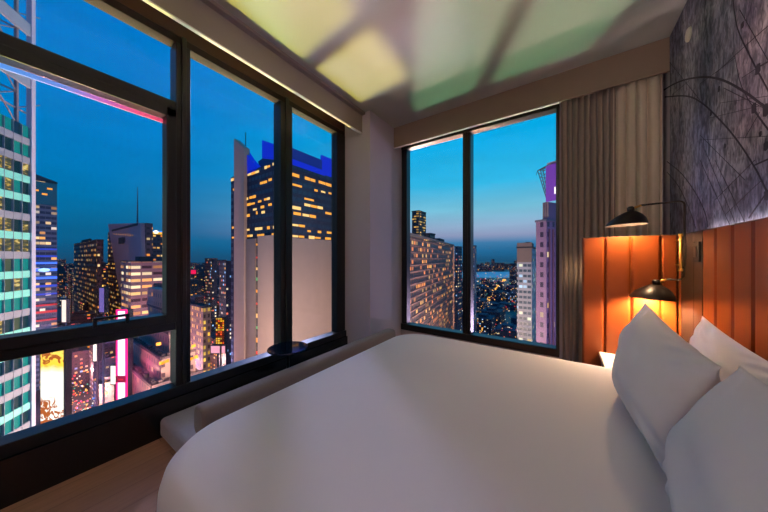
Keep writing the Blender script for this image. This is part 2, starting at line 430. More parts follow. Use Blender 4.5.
# ---- blue crowned tower opposite
r = ray(281, 258); P = r*120; xl = P.y*ray(231, 258).x/ray(231, 258).y; yr = P.x*ray(337, 258).y/ray(337, 258).x
Pz = 46.5
tw = thing('office_tower', 'dark office tower with a blue floodlit crown and amber windows, outside the wide window', 'building', (P.x, P.y, GZ))
fm = facade('crown_tower_glass', (34, 40, 62), (24, 40, 66), 3.1, 3.9, .8, .45, .0, 1.0, WARM, 3)
b1(xl, P.y, GZ, P.x, yr, Pz).build('wall', fm, tw)
# concrete lower shaft and full height fin
xf0 = on_y(237, 200, P.y).x; xf1 = on_y(247, 200, P.y).x
m = MB(); za = on_y(237, 138, P.y-1).z; zb_ = on_y(247, 147, P.y-1).z
m.prism([(xf0, P.y-1.6, GZ), (xf1, P.y-1.6, GZ), (xf1, P.y-1.6, zb_), (xf0, P.y-1.6, za)], (0, 3, 0)); m.build('concrete_fin', MAT['concrete_pink'], tw)
xa = on_y(256.5, 200, P.y).x; xb = on_y(259.5, 200, P.y).x; zlow = on_y(265, 238, P.y).z
b1(xf1, P.y-.8, GZ, xa, P.y, zlow).build('concrete_panel', MAT['concrete_dim'], tw)
b1(xb, P.y-1.0, GZ, P.x+.6, P.y, zlow+1).build('concrete_panel', MAT['concrete_pink'], tw)
b1(P.x, P.y, GZ, P.x+.8, yr-1, zlow).build('concrete_panel', MAT['concrete_dim'], tw)
b1(P.x, yr-1.6, GZ, P.x+1.4, yr+.4, zlow+2).build('concrete_pilaster', MAT['concrete_pink'], tw)
stm = [MAT['lit_amber'], emitm('lit_red', (255, 70, 50), .8), MAT['lit_warm'], emitm('lit_green', (120, 230, 140), .6)]
for k in range(14):
    z = zlow-3-k*6.0-random.uniform(0, 1.5); b1(xa+.45, P.y-.5, z, xb-.35, P.y-.1, z+random.uniform(.8, 2.2)).build('lit_stair_window', stm[k % 4], tw)
# crown screens
m = MB()
def py(u, v): return on_y(u, v, P.y)
m.prism([py(239.5, 143), py(239.5, 177), py(252, 173), py(258, 168), py(249, 158)], (0, 3, 0)); m.build('crown_screen', MAT['blue_flood_glow'], tw)
m = MB(); m.prism([py(247, 158), py(263, 146), py(263, 162), py(258, 168), py(251, 172)], (0, 1.5, 0)); 
for v_ in range(len(m.v)): m.v[v_] = (m.v[v_][0], m.v[v_][1]+6, m.v[v_][2])
m.build('crown_wall', MAT['tower_grey'], tw)
x2 = py(262, 150).x
m = MB(); m.prism([py(262, 140), py(262, 158), (P.x, P.y, Pz), (P.x, P.y, py(281, 146.5).z)], (0, 1.2, 0)); m.build('crown_screen', MAT['blue_flood_glow'], tw)
z3a = on_x(291, 147, P.x).z; z3b = on_x(291, 166, P.x).z; y3 = on_x(322, 160, P.x).y
b1(P.x-1.2, P.y, Pz, P.x, y3, z3a-.2).build('crown_screen', MAT['blue_flood_glow_dim'], tw)
b1(P.x-.2, P.y+1, Pz-.5, P.x+.25, y3+2, Pz+2.2).build('crown_flood_glow_band', MAT['blue_flood_glow'], tw)
y4 = on_x(332, 160, P.x).y
b1(P.x-1.2, y3, Pz, P.x, y4, on_x(328, 157.5, P.x).z).build('crown_screen', MAT['blue_flood_glow'], tw)
m = MB(); m.tube([(xl+8, P.y+4, Pz), (xl+8, P.y+4, on_y(241, 128, P.y).z)], .25, 6); m.build('antenna', BK, tw)
m = MB(); m.tube([(P.x-1, P.y+4, Pz), (P.x-1, P.y+4, Pz+22)], .3, 6); m.build('antenna', BK, tw)
# lit office windows, each a part
def litrow(face, pts, v0slope, h, mt):
    pass
rows_l = [(247, 176, 276, 163, [(0.02, .42), (.6, .8), (.88, 1)]), (260, 184, 272, 179, [(0, .6), (.7, 1)]), (231, 180, 237, 178.5, [(0, .8)]), (245, 199.5, 256, 196, [(0, .3), (.4, 1)]), (247, 205, 255, 203, [(0, 1)]),
          (258, 202, 270, 198, [(0, .3), (.5, 1)]), (253, 210, 272, 204, [(0, .2), (.4, .6), (.8, 1)]), (245, 216, 252, 215, [(0, .7)]), (256, 213, 265, 212, [(0, .2), (.6, 1)]),
          (246, 230, 276, 227, [(0, .12), (.3, .55), (.7, .8), (.9, 1)]), (247, 236, 276, 234, [(0, .2), (.35, .6), (.85, 1)]), (232, 228, 236, 227, [(0, 1)]), (232, 238, 236, 237, [(0, 1)]), (233, 190, 236, 189, [(0, 1)])]
for (ua, va, ub, vb, segs) in rows_l:
    for s0, s1 in segs:
        a = on_y(ua+(ub-ua)*s0, va+(vb-va)*s0, P.y); c = on_y(ua+(ub-ua)*s1, va+(vb-va)*s1, P.y); zz_ = (a.z+c.z)/2
        n = max(1, int(round((c.x-a.x)/3.2))); w = (c.x-a.x)/n
        for k in range(n):
            hh = random.uniform(.45, .8)
            b1(a.x+k*w+.25, P.y-.15, zz_-hh, a.x+(k+1)*w-.15, P.y, zz_+hh).build('lit_window', MAT[random.choice(['lit_amber', 'lit_amber', 'lit_warm'])], tw)
rows_r = [(291, 174, 333, 186, [(.0, .2), (.32, .58), (.65, .98)]), (292, 184, 302, 187, [(0, 1)]), (314, 190, 333, 194, [(0, .2), (.35, .6), (.75, 1)]), (304, 199, 314, 200, [(0, 1)]),
          (304, 205, 325, 208, [(0, .9)]), (292, 207.5, 301, 208.5, [(0, 1)]), (293, 213, 316, 217, [(0, .35), (.4, 1)]), (325, 213, 333, 214, [(0, .9)]), (292, 225, 305, 226, [(0, 1)]),
          (307, 231, 333, 233, [(0, .15), (.4, .55), (.75, 1)]), (292, 236, 333, 239, [(0, .3), (.4, .7), (.8, .95)])]
for (ua, va, ub, vb, segs) in rows_r:
    for s0, s1 in segs:
        a = on_x(ua+(ub-ua)*s0, va+(vb-va)*s0, P.x); c = on_x(ua+(ub-ua)*s1, va+(vb-va)*s1, P.x); zz_ = (a.z+c.z)/2
        n = max(1, int(round((c.y-a.y)/4.5))); w = (c.y-a.y)/n
        for k in range(n):
            hh = random.uniform(.45, .8)
            b1(P.x, a.y+k*w+.25, zz_-hh, P.x+.15, a.y+(k+1)*w-.15, zz_+hh).build('lit_window', MAT[random.choice(['lit_amber', 'lit_amber', 'lit_warm'])], tw)

# ---- glass curtain wall tower at the left edge of the wide window
gc = ground_pos(31.5, 56); dn = Vector((.80, -.60, 0)); nn = Vector((.60, .80, 0))
gt = thing('glass_tower', 'pale green glass tower with white corner column and open steel top, at far left', 'building', (gc.x, gc.y, GZ))
MR = Matrix(((dn.x, -nn.x, 0, gc.x), (dn.y, -nn.y, 0, gc.y), (0, 0, 1, 0), (0, 0, 0, 1)))   # local x along the face, y inward
LEN = 60; FH = 4.0; ZS = 29.0
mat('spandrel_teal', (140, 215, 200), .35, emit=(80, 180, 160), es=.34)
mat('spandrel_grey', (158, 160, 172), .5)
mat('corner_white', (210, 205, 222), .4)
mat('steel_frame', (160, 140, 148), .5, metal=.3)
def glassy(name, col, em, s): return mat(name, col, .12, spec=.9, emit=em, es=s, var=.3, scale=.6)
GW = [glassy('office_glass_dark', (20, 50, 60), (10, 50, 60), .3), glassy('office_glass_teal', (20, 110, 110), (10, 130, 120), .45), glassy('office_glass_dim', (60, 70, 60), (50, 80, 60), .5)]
q = NB('office_interior_lit')
a = q.noise(.7, 3, stretch=(1, 1, 3.2)); q.L.new(q.ramp(a, [(.40, srgb(24, 46, 44)), (.52, srgb(110, 96, 40)), (.60, srgb(240, 190, 70)), (.68, srgb(255, 235, 160))]), q.b.inputs['Emission Color']); q.b.inputs['Emission Strength'].default_value = .8
q.b.inputs['Base Color'].default_value = (.02, .03, .03, 1)
GW.append(q.m)
for g_ in GW: g_.node_tree.nodes['Principled BSDF'].inputs['Specular IOR Level'].default_value = .4
b1(0.3, .5, GZ, LEN, 30, ZS, MR).build('core', MAT['tower_navy'], gt)
nb = 30; bwid = 1.75
k0 = 0
flo = 0
rg = random.Random(11)
for fz in range(-26, 7):
    z = fz*FH+1.2
    if z+FH > ZS+.2: continue
    # spandrel
    sm = MAT['spandrel_teal'] if fz in (-14, -12, -10, -1, -2, -4, -5, 4, 3, -8, -16, -17, -20, 1) else MAT['spandrel_grey']
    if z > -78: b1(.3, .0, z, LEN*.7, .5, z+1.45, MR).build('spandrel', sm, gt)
    m = MB()
    for b_ in range(24):
        w = rg.random(); m.mi = 3 if (w < .14 and fz % 4 != 1) or (w < .7 and fz in (0, 1, 2, 4, -5)) else (1 if w < .62 else (2 if w < .7 else 0))
        m.box(.3+b_*bwid+.08, .25, z+1.45, .3+(b_+1)*bwid-.08, .5, z+FH, MR)
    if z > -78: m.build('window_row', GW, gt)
m = MB()
for b_ in range(24): m.box(.3+b_*bwid-.035, -.06, -80, .3+b_*bwid+.035, .3, ZS, MR)
m.build('window_mullion', MAT['spandrel_grey'], gt)
b1(-.6, -.25, GZ, .3, .6, 75, MR).build('corner_column', MAT['corner_white'], gt)
m = MB()
for b_ in range(4):
    for yy in (.6, 8):
        x = 2.4+b_*5.2; m.box(x-.22, yy-.22, ZS, x+.22, yy+.22, 75, MR)
for i in range(7):
    z = ZS+i*6.5; 
    for b_ in range(4):
        x = 2.4+b_*5.2; pa = MR @ Vector((x, .6, z)); pb = MR @ Vector((x+5.2, .6, z+6.5)); m.tube([pa, pb], .15, 4)
        pa = MR @ Vector((x, 8, z+6.5)); pb = MR @ Vector((x+5.2, 8, z)); m.tube([pa, pb], .15, 4)
        pa = MR @ Vector((x, .6, z)); pb = MR @ Vector((x, 8, z+3.2)); m.tube([pa, pb], .15, 4)
        pa = MR @ Vector((x-5.2, .6, z+6.5)); pb = MR @ Vector((x, .6, z+3.2)); m.tube([pa, pb], .12, 4)
    m.box(.3, .5, z+3, LEN*.5, .8, z+3.25, MR)
m.build('steel_frame', MAT['steel_frame'], gt)
for z in (37.5, 48.5, 56.5, 66): b1(.3, -.1, z, LEN*.6, .3, z+2.6, MR).build('frame_band', mat('band_pale', (170, 176, 188), .5) if 'band_pale' not in MAT else MAT['band_pale'], gt)

# ---- other towers beyond the wide window
R_ = MAT['roof_dark']
f1 = facade('bands_teal', (44, 62, 84), (16, 50, 74), 60, 3.6, 1.0, .5, 0, 1, WARM, 5)
f2 = facade('bands_lit', (86, 104, 124), (20, 50, 78), 3.4, 4.9, .94, .5, .26, 1.0, [(255, 176, 70), (255, 210, 140), (255, 232, 200)], 6, rowp=.9, cluster=5)
e, P2, xl2, yr2, zt2 = tower('office_tower', 'narrow teal tower with lit floor bands and slanted roof, right of the white corner column', 22, 240, 15, 57, 178.5, f2, R_, extras='plain', minw=10)
m = MB(); m.prism([(P2.x, P2.y, zt2), (P2.x, yr2, zt2), (P2.x, yr2, zt2+1.5), (P2.x, P2.y, zt2+9)], (-8, 0, 0)); m.build('slanted_roof', MAT['tower_navy'], e)
b1(P2.x, P2.y, zt2-22, P2.x+.6, yr2, zt2-.5).build('glass_top', mat('glass_top', (22, 70, 92), .2, emit=(10, 60, 84), es=.5), e)
emitm('sign_blue', (60, 110, 255), 1.6); emitm('sign_blue_soft', (50, 90, 240), .6); emitm('sign_red_soft', (255, 60, 70), .5)
def rowz(v): return EYE-(v-258)/FOC*250
for y0_, v_ in ((.3, 192), (.55, 195), (.7, 189)):
    b1(P2.x+.6, P2.y+(yr2-P2.y)*y0_, rowz(v_), P2.x+.9, P2.y+(yr2-P2.y)*(y0_+.16), rowz(v_)+1.6).build('lit_window', MAT['lit_amber'], e)
for v_, mt, h in ((250, 'sign_blue_soft', 1.6), (257, 'sign_blue_soft', 1.6), (264, 'sign_blue', 1.8), (271, 'sign_blue', 2.6), (279, 'sign_blue', 2), (287, 'sign_blue_soft', 2), (295, 'sign_blue_soft', 1.6), (306, 'sign_red_soft', 1.5), (313, 'sign_red_soft', 2), (321, 'sign_red_soft', 1.5)):
    b1(P2.x, P2.y+1, rowz(v_), P2.x+1, yr2, rowz(v_)+h).build('sign_band', MAT[mt], e)
a = on_x(44, 270, P2.x+3); m = MB(); m.lathe([(.01, 1.8), (2.8, 1.2), (3.6, 0), (2.8, -1.2), (.01, -1.8)], 16, Matrix.Translation(a)); m.build('blue_lamp', emitm('lamp_blue_white', (150, 190, 255), 2.2), e)
f3 = facade('brown_tower', (84, 66, 70), (38, 34, 46), 4.2, 7.0, .5, .42, .20, 1.25, WARM, 8, rowp=.8, cluster=4)
tower('apartment_tower', 'dark brown tower with scattered yellow windows, left of the slanted front building', 97, 350, 74, 103, 240, f3, R_)
# slanted front hotel
mat('mauve_stone', (170, 142, 156), .7)
c4 = ground_pos(140, 290); Y4 = c4.y
e = thing('hotel_building', 'mauve hotel block with a slanted front edge, right of the brown tower', 'building', (c4.x, Y4, GZ))
def p4(u, v): return on_y(u, v, Y4)
m = MB(); m.prism([p4(108, 224), p4(140, 223), p4(141, 266), p4(124, 300), p4(119, 290)], (0, 4, 0)); m.build('slanted_front', MAT['mauve_stone'], e)
a = p4(104, 228); c = p4(141, 258)
m = MB(); m.box(a.x, Y4+4, GZ, c.x, Y4+10, a.z-6); m.build('wall', facade('mauve_block', (84, 70, 84), (40, 34, 50), 4.5, 6.0, .6, .4, .3, 1, WARM, 9, cluster=4), e)
m = MB(); m.box(p4(112, 230).x, Y4-.3, p4(112, 230).z-2.2, p4(138, 230).x, Y4, p4(112, 230).z+.4); m.build('louvre_band', MAT['roof_dark'], e)
for k in range(9):
    u = 114+k*2.3; a = p4(u, 231+k*.12); b1(a.x, Y4-.2, a.z-4.6, a.x+1.5, Y4, a.z-3.5).build('lit_window', MAT['lit_amber'], e)
b1(p4(120, 240).x, Y4-1.5, p4(120, 244).z, p4(125, 240).x, Y4, p4(120, 238).z).build('dark_opening', MAT['roof_dark'], e)
mst = ground_pos(137.5, 340)
m = MB(); m.tube([(mst.x, mst.y, -10), (mst.x, mst.y, EYE+(258-226)/FOC*340), (mst.x, mst.y, EYE+(258-187)/FOC*340)], [1.6, 1.0, .3], 6)
tag(m.build('mast', MAT['tower_grey'], origin=(mst.x, mst.y, -10)), 'tall thin antenna mast rising behind the slanted front hotel', 'antenna')
f5 = facade('lit_low_block', (128, 98, 104), (60, 40, 50), 8.0, 6.0, .86, .44, .72, 1.15, [(255, 196, 120), (255, 225, 175), (255, 170, 90)], 12, rowp=.6, cluster=2)
tower('office_block', 'pinkish office block with rows of bright cream windows below the slanted front hotel', 131, 235, 121, 168, 262, f5, R_)
f6 = facade('lit_band_block', (60, 66, 86), (30, 36, 56), 4.5, 6.0, .7, .4, .4, 1, WARM, 14)
e, P6, xl6, yr6, zt6 = tower('office_block', 'low office block with a glowing yellow and blue roof line beside the left mullion', 141, 380, 134, 172, 234, f6, R_, extras='plain')
b1(P6.x, P6.y, zt6+1, P6.x+1, yr6, zt6+4.5).build('roof_light_band', emitm('roof_amber', (255, 190, 60), 1.1), e)
b1(P6.x-1, P6.y, zt6+4.5, P6.x+.8, yr6, zt6+6.4).build('roof_light_band', emitm('roof_blue', (60, 150, 255), 1.0), e)
for o_ in (0, ):
    g_ = ground_pos(156, 365); m = MB(); m.lathe([(0.01, 2.6), (2.2, 1.7), (2.8, 0), (2.2, -1.7), (.01, -2.6)], 12, Matrix.Translation((g_.x, g_.y, EYE+26/FOC*365)))
    m.build('floodlight', MAT['lit_white'], e)

# stepped stone building in front of the mullion
S = ground_pos(152, 92); fS = facade('stepped_stone', (176, 138, 128), (80, 50, 60), 3.0, 3.8, .38, .45, .08, 1.0, WARM, 15, cluster=3)
e = thing('stepped_building', 'pink stone building with stepped terraces and orange terrace lights, across the mullion base', 'building', (S.x, S.y, GZ))
YE = S.x*ray(203, 258).y/ray(203, 258).x
tiers = [(0, 0, -44.5), (-3.5, 3.5, -36.5), (-7, 7, -28.5), (-10.5, 10.5, -22), (-14, 14, -13)]
ledge = mat('terrace_ledge', (92, 70, 74), .8)
for i, (dx, dy, zt) in enumerate(tiers):
    b1(S.x-48, S.y+dy, GZ if i == 0 else tiers[i-1][2], S.x+dx, YE-dy*.4, zt).build('terrace_tier', fS, e)
    m = MB(); m.box(S.x-48, S.y+dy-.3, zt, S.x+dx, S.y+dy+.3, zt+1.0); m.box(S.x+dx-.3, S.y+dy, zt, S.x+dx+.3, YE-dy*.4, zt+1.0)
    for k in range(14):
        m.box(S.x+dx-3-k*3, S.y+dy+.5, zt, S.x+dx-1.6-k*3, S.y+dy+1.8, zt+random.uniform(.8, 1.8))
        if S.y+dy+2+k*3 < YE-2-dy*.4: m.box(S.x+dx-1.8, S.y+dy+2+k*3, zt, S.x+dx-.5, S.y+dy+3.2+k*3, zt+random.uniform(.8, 1.8))
    m.build('parapet', ledge, e)
m = MB(); orl = emitm('terrace_orange', (255, 150, 30), 2.2)
for (u, v, X) in ((166, 361, S.x-4), (161, 363, S.x-4), (195, 357, S.x-4), (190, 359, S.x-4), (193, 346, S.x-9), (158, 344, S.x-9)):
    p = on_x(u, v, X); m.box(p.x, p.y-.6, p.z-.5, p.x+.5, p.y+.8, p.z+.6)
m.build('terrace_light', orl, e)
for p_, c_ in (((-118, 43, -33), (1, .55, .15)), ((-117, 52, -33), (1, .55, .15)), ((S.x+4, S.y-6, -45), (1, .7, .55))):  # last lamp is added off the corner to brighten the stone walls
    light('POINT', 'terrace_and_fill_lamp', p_, 900 if p_[1] > 40 else 17000, c_, .6)
f7 = facade('yellow_window_block', (150, 122, 116), (70, 56, 60), 2.2, 3.6, .5, .55, .7, 1.1, [(255, 205, 80), (255, 190, 60)], 17, rowp=.4, cluster=5)
tower('apartment_tower', 'pale block full of yellow lit windows just right of the left mullion', 203, 150, 176, 209, 308, f7, R_, minw=4)
f8 = facade('dim_far', (44, 50, 68), (26, 32, 48), 3.0, 3.8, .5, .45, .25, 1.2, MIXED, 18)
tower('apartment_tower', 'dim grey tower with dotted window lights left of the blue crowned tower', 226, 240, 219, 232, 262, f8, R_, extras='plain')
tower('apartment_tower', 'dark tower seen in the middle distance between left mullion and blue crowned tower', 212, 330, 205, 217, 259, f8, R_, extras='plain')

# ---- signs
def panel_sign(name, label, pl, pr, vt, vb, dist, m_, frame=.6):
    a = ray(pl, 258)*dist; c = ray(pr, 258)*dist
    zt = EYE+(258-vt)/FOC*dist; zb = EYE+(258-vb)/FOC*dist
    mid = (a+c)/2; e = thing(name, label, 'billboard', (mid.x, mid.y, zb))
    d = (c-a).normalized(); n_ = Vector((-d.y, d.x, 0))
    if n_.dot(-mid) < 0: n_ = -n_
    M = Matrix(((d.x, n_.x, 0, a.x), (d.y, n_.y, 0, a.y), (0, 0, 1, 0), (0, 0, 0, 1))); w = (c-a).length
    b1(-frame, -2.5, zb-frame, w+frame, -.15, zt+frame, M).build('housing', MAT['roof_dark'], e)
    b1(w*.4, -1.4, GZ, w*.4+.9, -.6, zb-frame, M).build('support', MAT['roof_dark'], e) if zb-GZ > 5 else None
    sc = b1(0, -.15, 0, w, 0, zt-zb); 
    o = sc.build('screen', m_, None); o.location = (a.x, a.y, zb); o.rotation_euler = (0, 0, math.atan2(d.y, d.x))
    o.parent = e; o.location = Vector((a.x, a.y, zb))-e.location
    if n_.dot(Vector((-math.sin(math.atan2(d.y, d.x)), math.cos(math.atan2(d.y, d.x)), 0))) < 0: pass
    return e, M, w, zb, zt
q = NB('food_screen')
t = q.n('ShaderNodeTexCoord'); s1 = q.n('ShaderNodeSeparateXYZ'); q.L.new(t.outputs['Object'], s1.inputs[0])
zf = q.math('DIVIDE', s1.outputs[2], 42.0)
bgc = q.ramp(q.math('ADD', zf, q.math('MULTIPLY', q.noise(.12, 3), .12)), [(0.0, srgb(215, 200, 190)), (.25, srgb(255, 250, 240)), (.80, srgb(255, 250, 235)), (.88, srgb(255, 205, 50)), (1.0, srgb(255, 215, 90))])
w_ = q.noise(.24, 3, stretch=(1, 1, .9), dist=1.2)
strk = q.ramp(w_, [(.47, (0, 0, 0, 1)), (.50, (1, 1, 1, 1)), (.60, (1, 1, 1, 1)), (.64, (0, 0, 0, 1))])
band = q.ramp(zf, [(0.15, (0, 0, 0, 1)), (.22, (1, 1, 1, 1)), (.45, (1, 1, 1, 1)), (.52, (0, 0, 0, 1)), (.80, (0, 0, 0, 1)), (.84, (1, 1, 1, 1)), (1, (1, 1, 1, 1))])
q.L.new(q.mix(q.math('MULTIPLY', strk, band), bgc, srgb(170, 84, 20)), q.b.inputs['Emission Color']); q.b.inputs['Emission Strength'].default_value = 1.45; q.b.inputs['Base Color'].default_value = (.02, .02, .02, 1)
panel_sign('billboard', 'tall bright white and yellow screen with brown swirls, lower left over the street', 41, 63.5, 347, 446, 112, q.m)
mat('pink_edge', (200, 20, 90), .4, emit=(255, 30, 120), es=1.6)
e, M, w, zb, zt = panel_sign('vertical_sign', 'tall glowing white and pink vertical sign standing over the street', 118, 126, 311, 404, 104, emitm('sign_white_pink', (255, 225, 240), 1.8), frame=.5)
m = MB(); m.box(-.5, -.1, zb, .1, .3, zt, M); m.box(w-.1, -.1, zb, w+.5, .3, zt, M); m.box(-.5, -.1, zt, w+.5, .3, zt+.6, M); m.build('pink_edge', MAT['pink_edge'], e)
zz1 = EYE-(375.5-258)/FOC*104; zz0 = EYE-(382-258)/FOC*104
b1(-.3, -.05, zz0, w+.3, .5, zz1, M).build('dark_band', mat('sign_dark', (120, 30, 60), .5, emit=(120, 10, 50), es=.5), e)
b1(.6, .5, zz0+.9, w-.6, .6, zz0+1.5, M).build('small_letters', MAT['sign_red_soft'], e)
light('POINT', 'vertical_sign_glow', tuple(ray(122, 258)*98+Vector((0, 0, -42))), 5.0e3, (1, .25, .55), 3)
panel_sign('billboard', 'slim white vertical screen left of the pink sign', 93.5, 96.5, 343, 361, 150, MAT['lit_white'])
panel_sign('billboard', 'small white street screen touching the left side of the pink sign', 111, 115.5, 366, 384, 118, MAT['lit_white'])
panel_sign('billboard', 'pale lavender vertical screen near the foot of the brown tower', 99.5, 104, 288, 312, 175, emitm('lavender_screen', (150, 130, 220), .5))
panel_sign('billboard', 'bright cream theatre sign at street level left of the brown tower', 62, 66, 300, 322, 215, emitm('cream_screen', (255, 225, 205), 1.3))
panel_sign('billboard', 'yellow and red lit theatre sign in a side street right of the left mullion', 216, 224, 318, 344, 190, facade('marquee', (150, 30, 20), (140, 60, 10), 1.6, 1.6, .7, .7, .8, 1.1, [(255, 190, 30), (255, 90, 30), (255, 220, 90)], 21))
panel_sign('billboard', 'small magenta and blue lit sign far away right of the left mullion', 191, 196, 270, 274, 420, emitm('magenta_sign', (255, 30, 90), .9))
panel_sign('billboard', 'white and pink marquee low in the side street right of the left mullion', 211, 225, 346, 353, 200, emitm('marquee_pink', (255, 170, 190), 1.0))

# ---- towers beyond the far window
fh = facade('hotel_grid', (134, 104, 98), (44, 50, 68), 3.4, 3.05, .70, .55, .34, 1.0, [(255, 160, 60), (255, 190, 90), (255, 140, 50)], 23, rowp=.4, cluster=2)
def bearing(P, ang, px, axis):
    """how far along the rotated box axis from corner P until direction px"""
    d = Vector((-math.cos(ang), -math.sin(ang), 0)) if axis == 'x' else Vector((-math.sin(ang), math.cos(ang), 0))
    r = ray(px, 258); return (P.y*r.x-P.x*r.y)/(d.x*r.y-d.y*r.x)
def lbuild(m, name, mt, e):
    o = m.build(name, mt, None); o.parent = e; return o
Ph = ground_pos(404, 112); ah = math.radians(9.7); Lh = bearing(Ph, ah, 453.3, 'y'); zh = EYE+(258-234.5)/FOC*112; Hh = zh-GZ
e = thing('hotel_building', 'wide pinkish hotel slab with orange windows, left in the far window', 'building', (Ph.x, Ph.y, GZ))
e.rotation_euler = (0, 0, ah)
lbuild(b1(-20, 0, 0, 0, Lh, Hh), 'wall', fh, e)
m = MB()
for k in range(27): m.box(0, 0, Hh-1.5-k*3.05, .35, Lh-2, Hh-1.15-k*3.05)
lbuild(m, 'floor_ledges', mat('balcony_pink', (168, 132, 122), .8), e)
lbuild(b1(-.5, Lh-2.4, 0, .8, Lh+.4, Hh+1.0), 'end_pier', mat('pier_pink', (206, 160, 142), .8), e)
lbuild(b1(-20.4, -.4, Hh, .9, Lh+.3, Hh+1.2), 'parapet', MAT['concrete_dim'], e)
lbuild(b1(-14, Lh*.72, Hh+1.2, -4, Lh*.86, Hh+4.5), 'rooftop_plant_room', R_, e)
for k in range(20): lbuild(b1(.8, Lh-1.4, Hh-4-k*3.05, .95, Lh-.8, Hh-3.3-k*3.05), 'pier_light', MAT['lit_amber'], e)
fd = facade('dark_bands', (44, 50, 60), (30, 44, 52), 3.4, 3.4, .95, .5, .3, .8, [(230, 180, 60), (255, 190, 80)], 25, rowp=.9, cluster=2)
tower('office_tower', 'dark teal banded tower rising behind the pink hotel slab', 419, 330, 412, 426, 211, fd, R_, extras='plain', minw=8)
tower('apartment_tower', 'distant dark block peeking over the end of the pink hotel', 430, 230, 424, 435, 234, fd, R_, extras='plain', minw=4)
ft = facade('far_dots', (46, 60, 82), (40, 50, 66), 3.2, 3.8, .5, .4, .28, 1.1, MIXED, 26)
tower('apartment_tower', 'slim blue grey tower with window dots beside the pink hotel end pier', 458, 330, 455, 462, 247, ft, R_, extras='plain', minw=4)
fw_ = facade('far_light_tower', (130, 130, 142), (60, 66, 84), 3.2, 3.8, .5, .4, .2, .8, MIXED, 27)
tower('apartment_tower', 'slim pale tower standing just right of the far window mullion', 475, 420, 471, 476.5, 246, fw_, R_, extras='plain', minw=4)
fwh = facade('white_tower', (168, 172, 184), (58, 84, 104), 2.4, 3.4, .82, .5, .16, 1.1, [(255, 215, 120), (200, 235, 255), (240, 240, 200)], 28, rowp=.6)
e, Pw, xw, yw, zw = tower('apartment_tower', 'white residential tower with blue glass bands left of the purple brick tower', 532, 165, 517, 540, 248, fwh, R_)
b1(xw, Pw.y-.3, zw-9, Pw.x, Pw.y, zw+3.5).build('blank_top', MAT['concrete_dim'], e)
fpu = facade('purple_brick', (122, 98, 128), (40, 34, 62), 3.0, 3.9, .45, .5, .08, 1.1, [(255, 225, 160), (255, 200, 120)], 29)
Pp = ground_pos(546.5, 100); ap = math.radians(-32); Lp = bearing(Pp, ap, 536, 'x'); Hp = EYE+(258-221)/FOC*100-GZ
e = thing('apartment_tower', 'purple brick tower with paired windows at the right edge of the far window', 'building', (Pp.x, Pp.y, GZ))
e.rotation_euler = (0, 0, ap)
lbuild(b1(-Lp, 0, 0, 0, 24, Hp), 'wall', fpu, e)
lbuild(b1(-Lp-.3, -.3, Hp, .3, 24.3, Hp+.8), 'parapet', MAT['tower_grey'], e)
m = MB()
for k in range(10): m.box(.0, 1.2+k*2.2, 0, .35, 1.8+k*2.2, Hp-3)
lbuild(m, 'brick_ribs', mat('brick_red', (140, 92, 96), .8), e)
lbuild(b1(-Lp*.52, 1.0, Hp+.8, -.3, 22, Hp+7.5), 'upper_shaft', mat('shaft_violet', (104, 92, 120), .7), e)
for k in range(3): lbuild(b1(-Lp*.46+k*.9, .7, Hp+1.5, -Lp*.46+k*.9+.35, 1.0, Hp+7.3), 'shaft_rib', MAT['concrete_dim'], e)
zs0 = GZ+Hp+7.5; zs1 = zs0+14
sg = thing('rooftop_sign', 'purple rooftop sign with white letter on a dark steel truss, top of the purple tower', 'sign', (Pp.x, Pp.y, zs0))
sg.rotation_euler = (0, 0, ap)
h0 = 13.6
lbuild(b1(-Lp*.10, .2, 0, 9, 1.3, h0), 'sign_panel', mat('sign_purple', (110, 60, 160), .5, emit=(104, 52, 150), es=.42), sg)
m = MB(); lx = 3.0; m.box(lx, 0, 2.2, lx+.35, .2, 4.8); m.box(lx+1.3, 0, 2.2, lx+1.65, .2, 4.8); m.box(lx, 0, 3.35, lx+1.65, .2, 3.65)
lbuild(m, 'sign_letter', MAT['lit_white'], sg)
m = MB(); xt = -Lp*.92; xs = -Lp*.10
for k in range(3):
    m.tube([(xt+k*.7, .5+k*.6, h0-.5), (xs+.3, .5+k*.6, .4)], .14, 5)
    m.tube([(xt+k*.3, .5+k*.6, h0-.5), (xs+.5, .5+k*.6, h0+.3)], .14, 5)
for k in range(8):
    f_ = k/8; z_ = h0-.5-(h0-1.5)*f_; xx = xt+(xs-xt)*f_
    m.tube([(xx, .5, z_), (xs+.2, 1.2, z_-.8)], .11, 4); m.tube([(xx, .5, z_), (xs+.2, .5, min(z_+.9, h0))], .11, 4)
m.tube([(xt, .5, h0-.5), (xt-.7, .5, h0-2.2)], .12, 4)
lbuild(m, 'truss', mat('truss_dark', (60, 40, 52), .6), sg)
lbuild(b1(xs+.5, 0, h0+.5, 9, 3, h0+.9), 'roof_plate', MAT['steel_frame'], sg)
mat('park_dark', (24, 44, 58), .9)

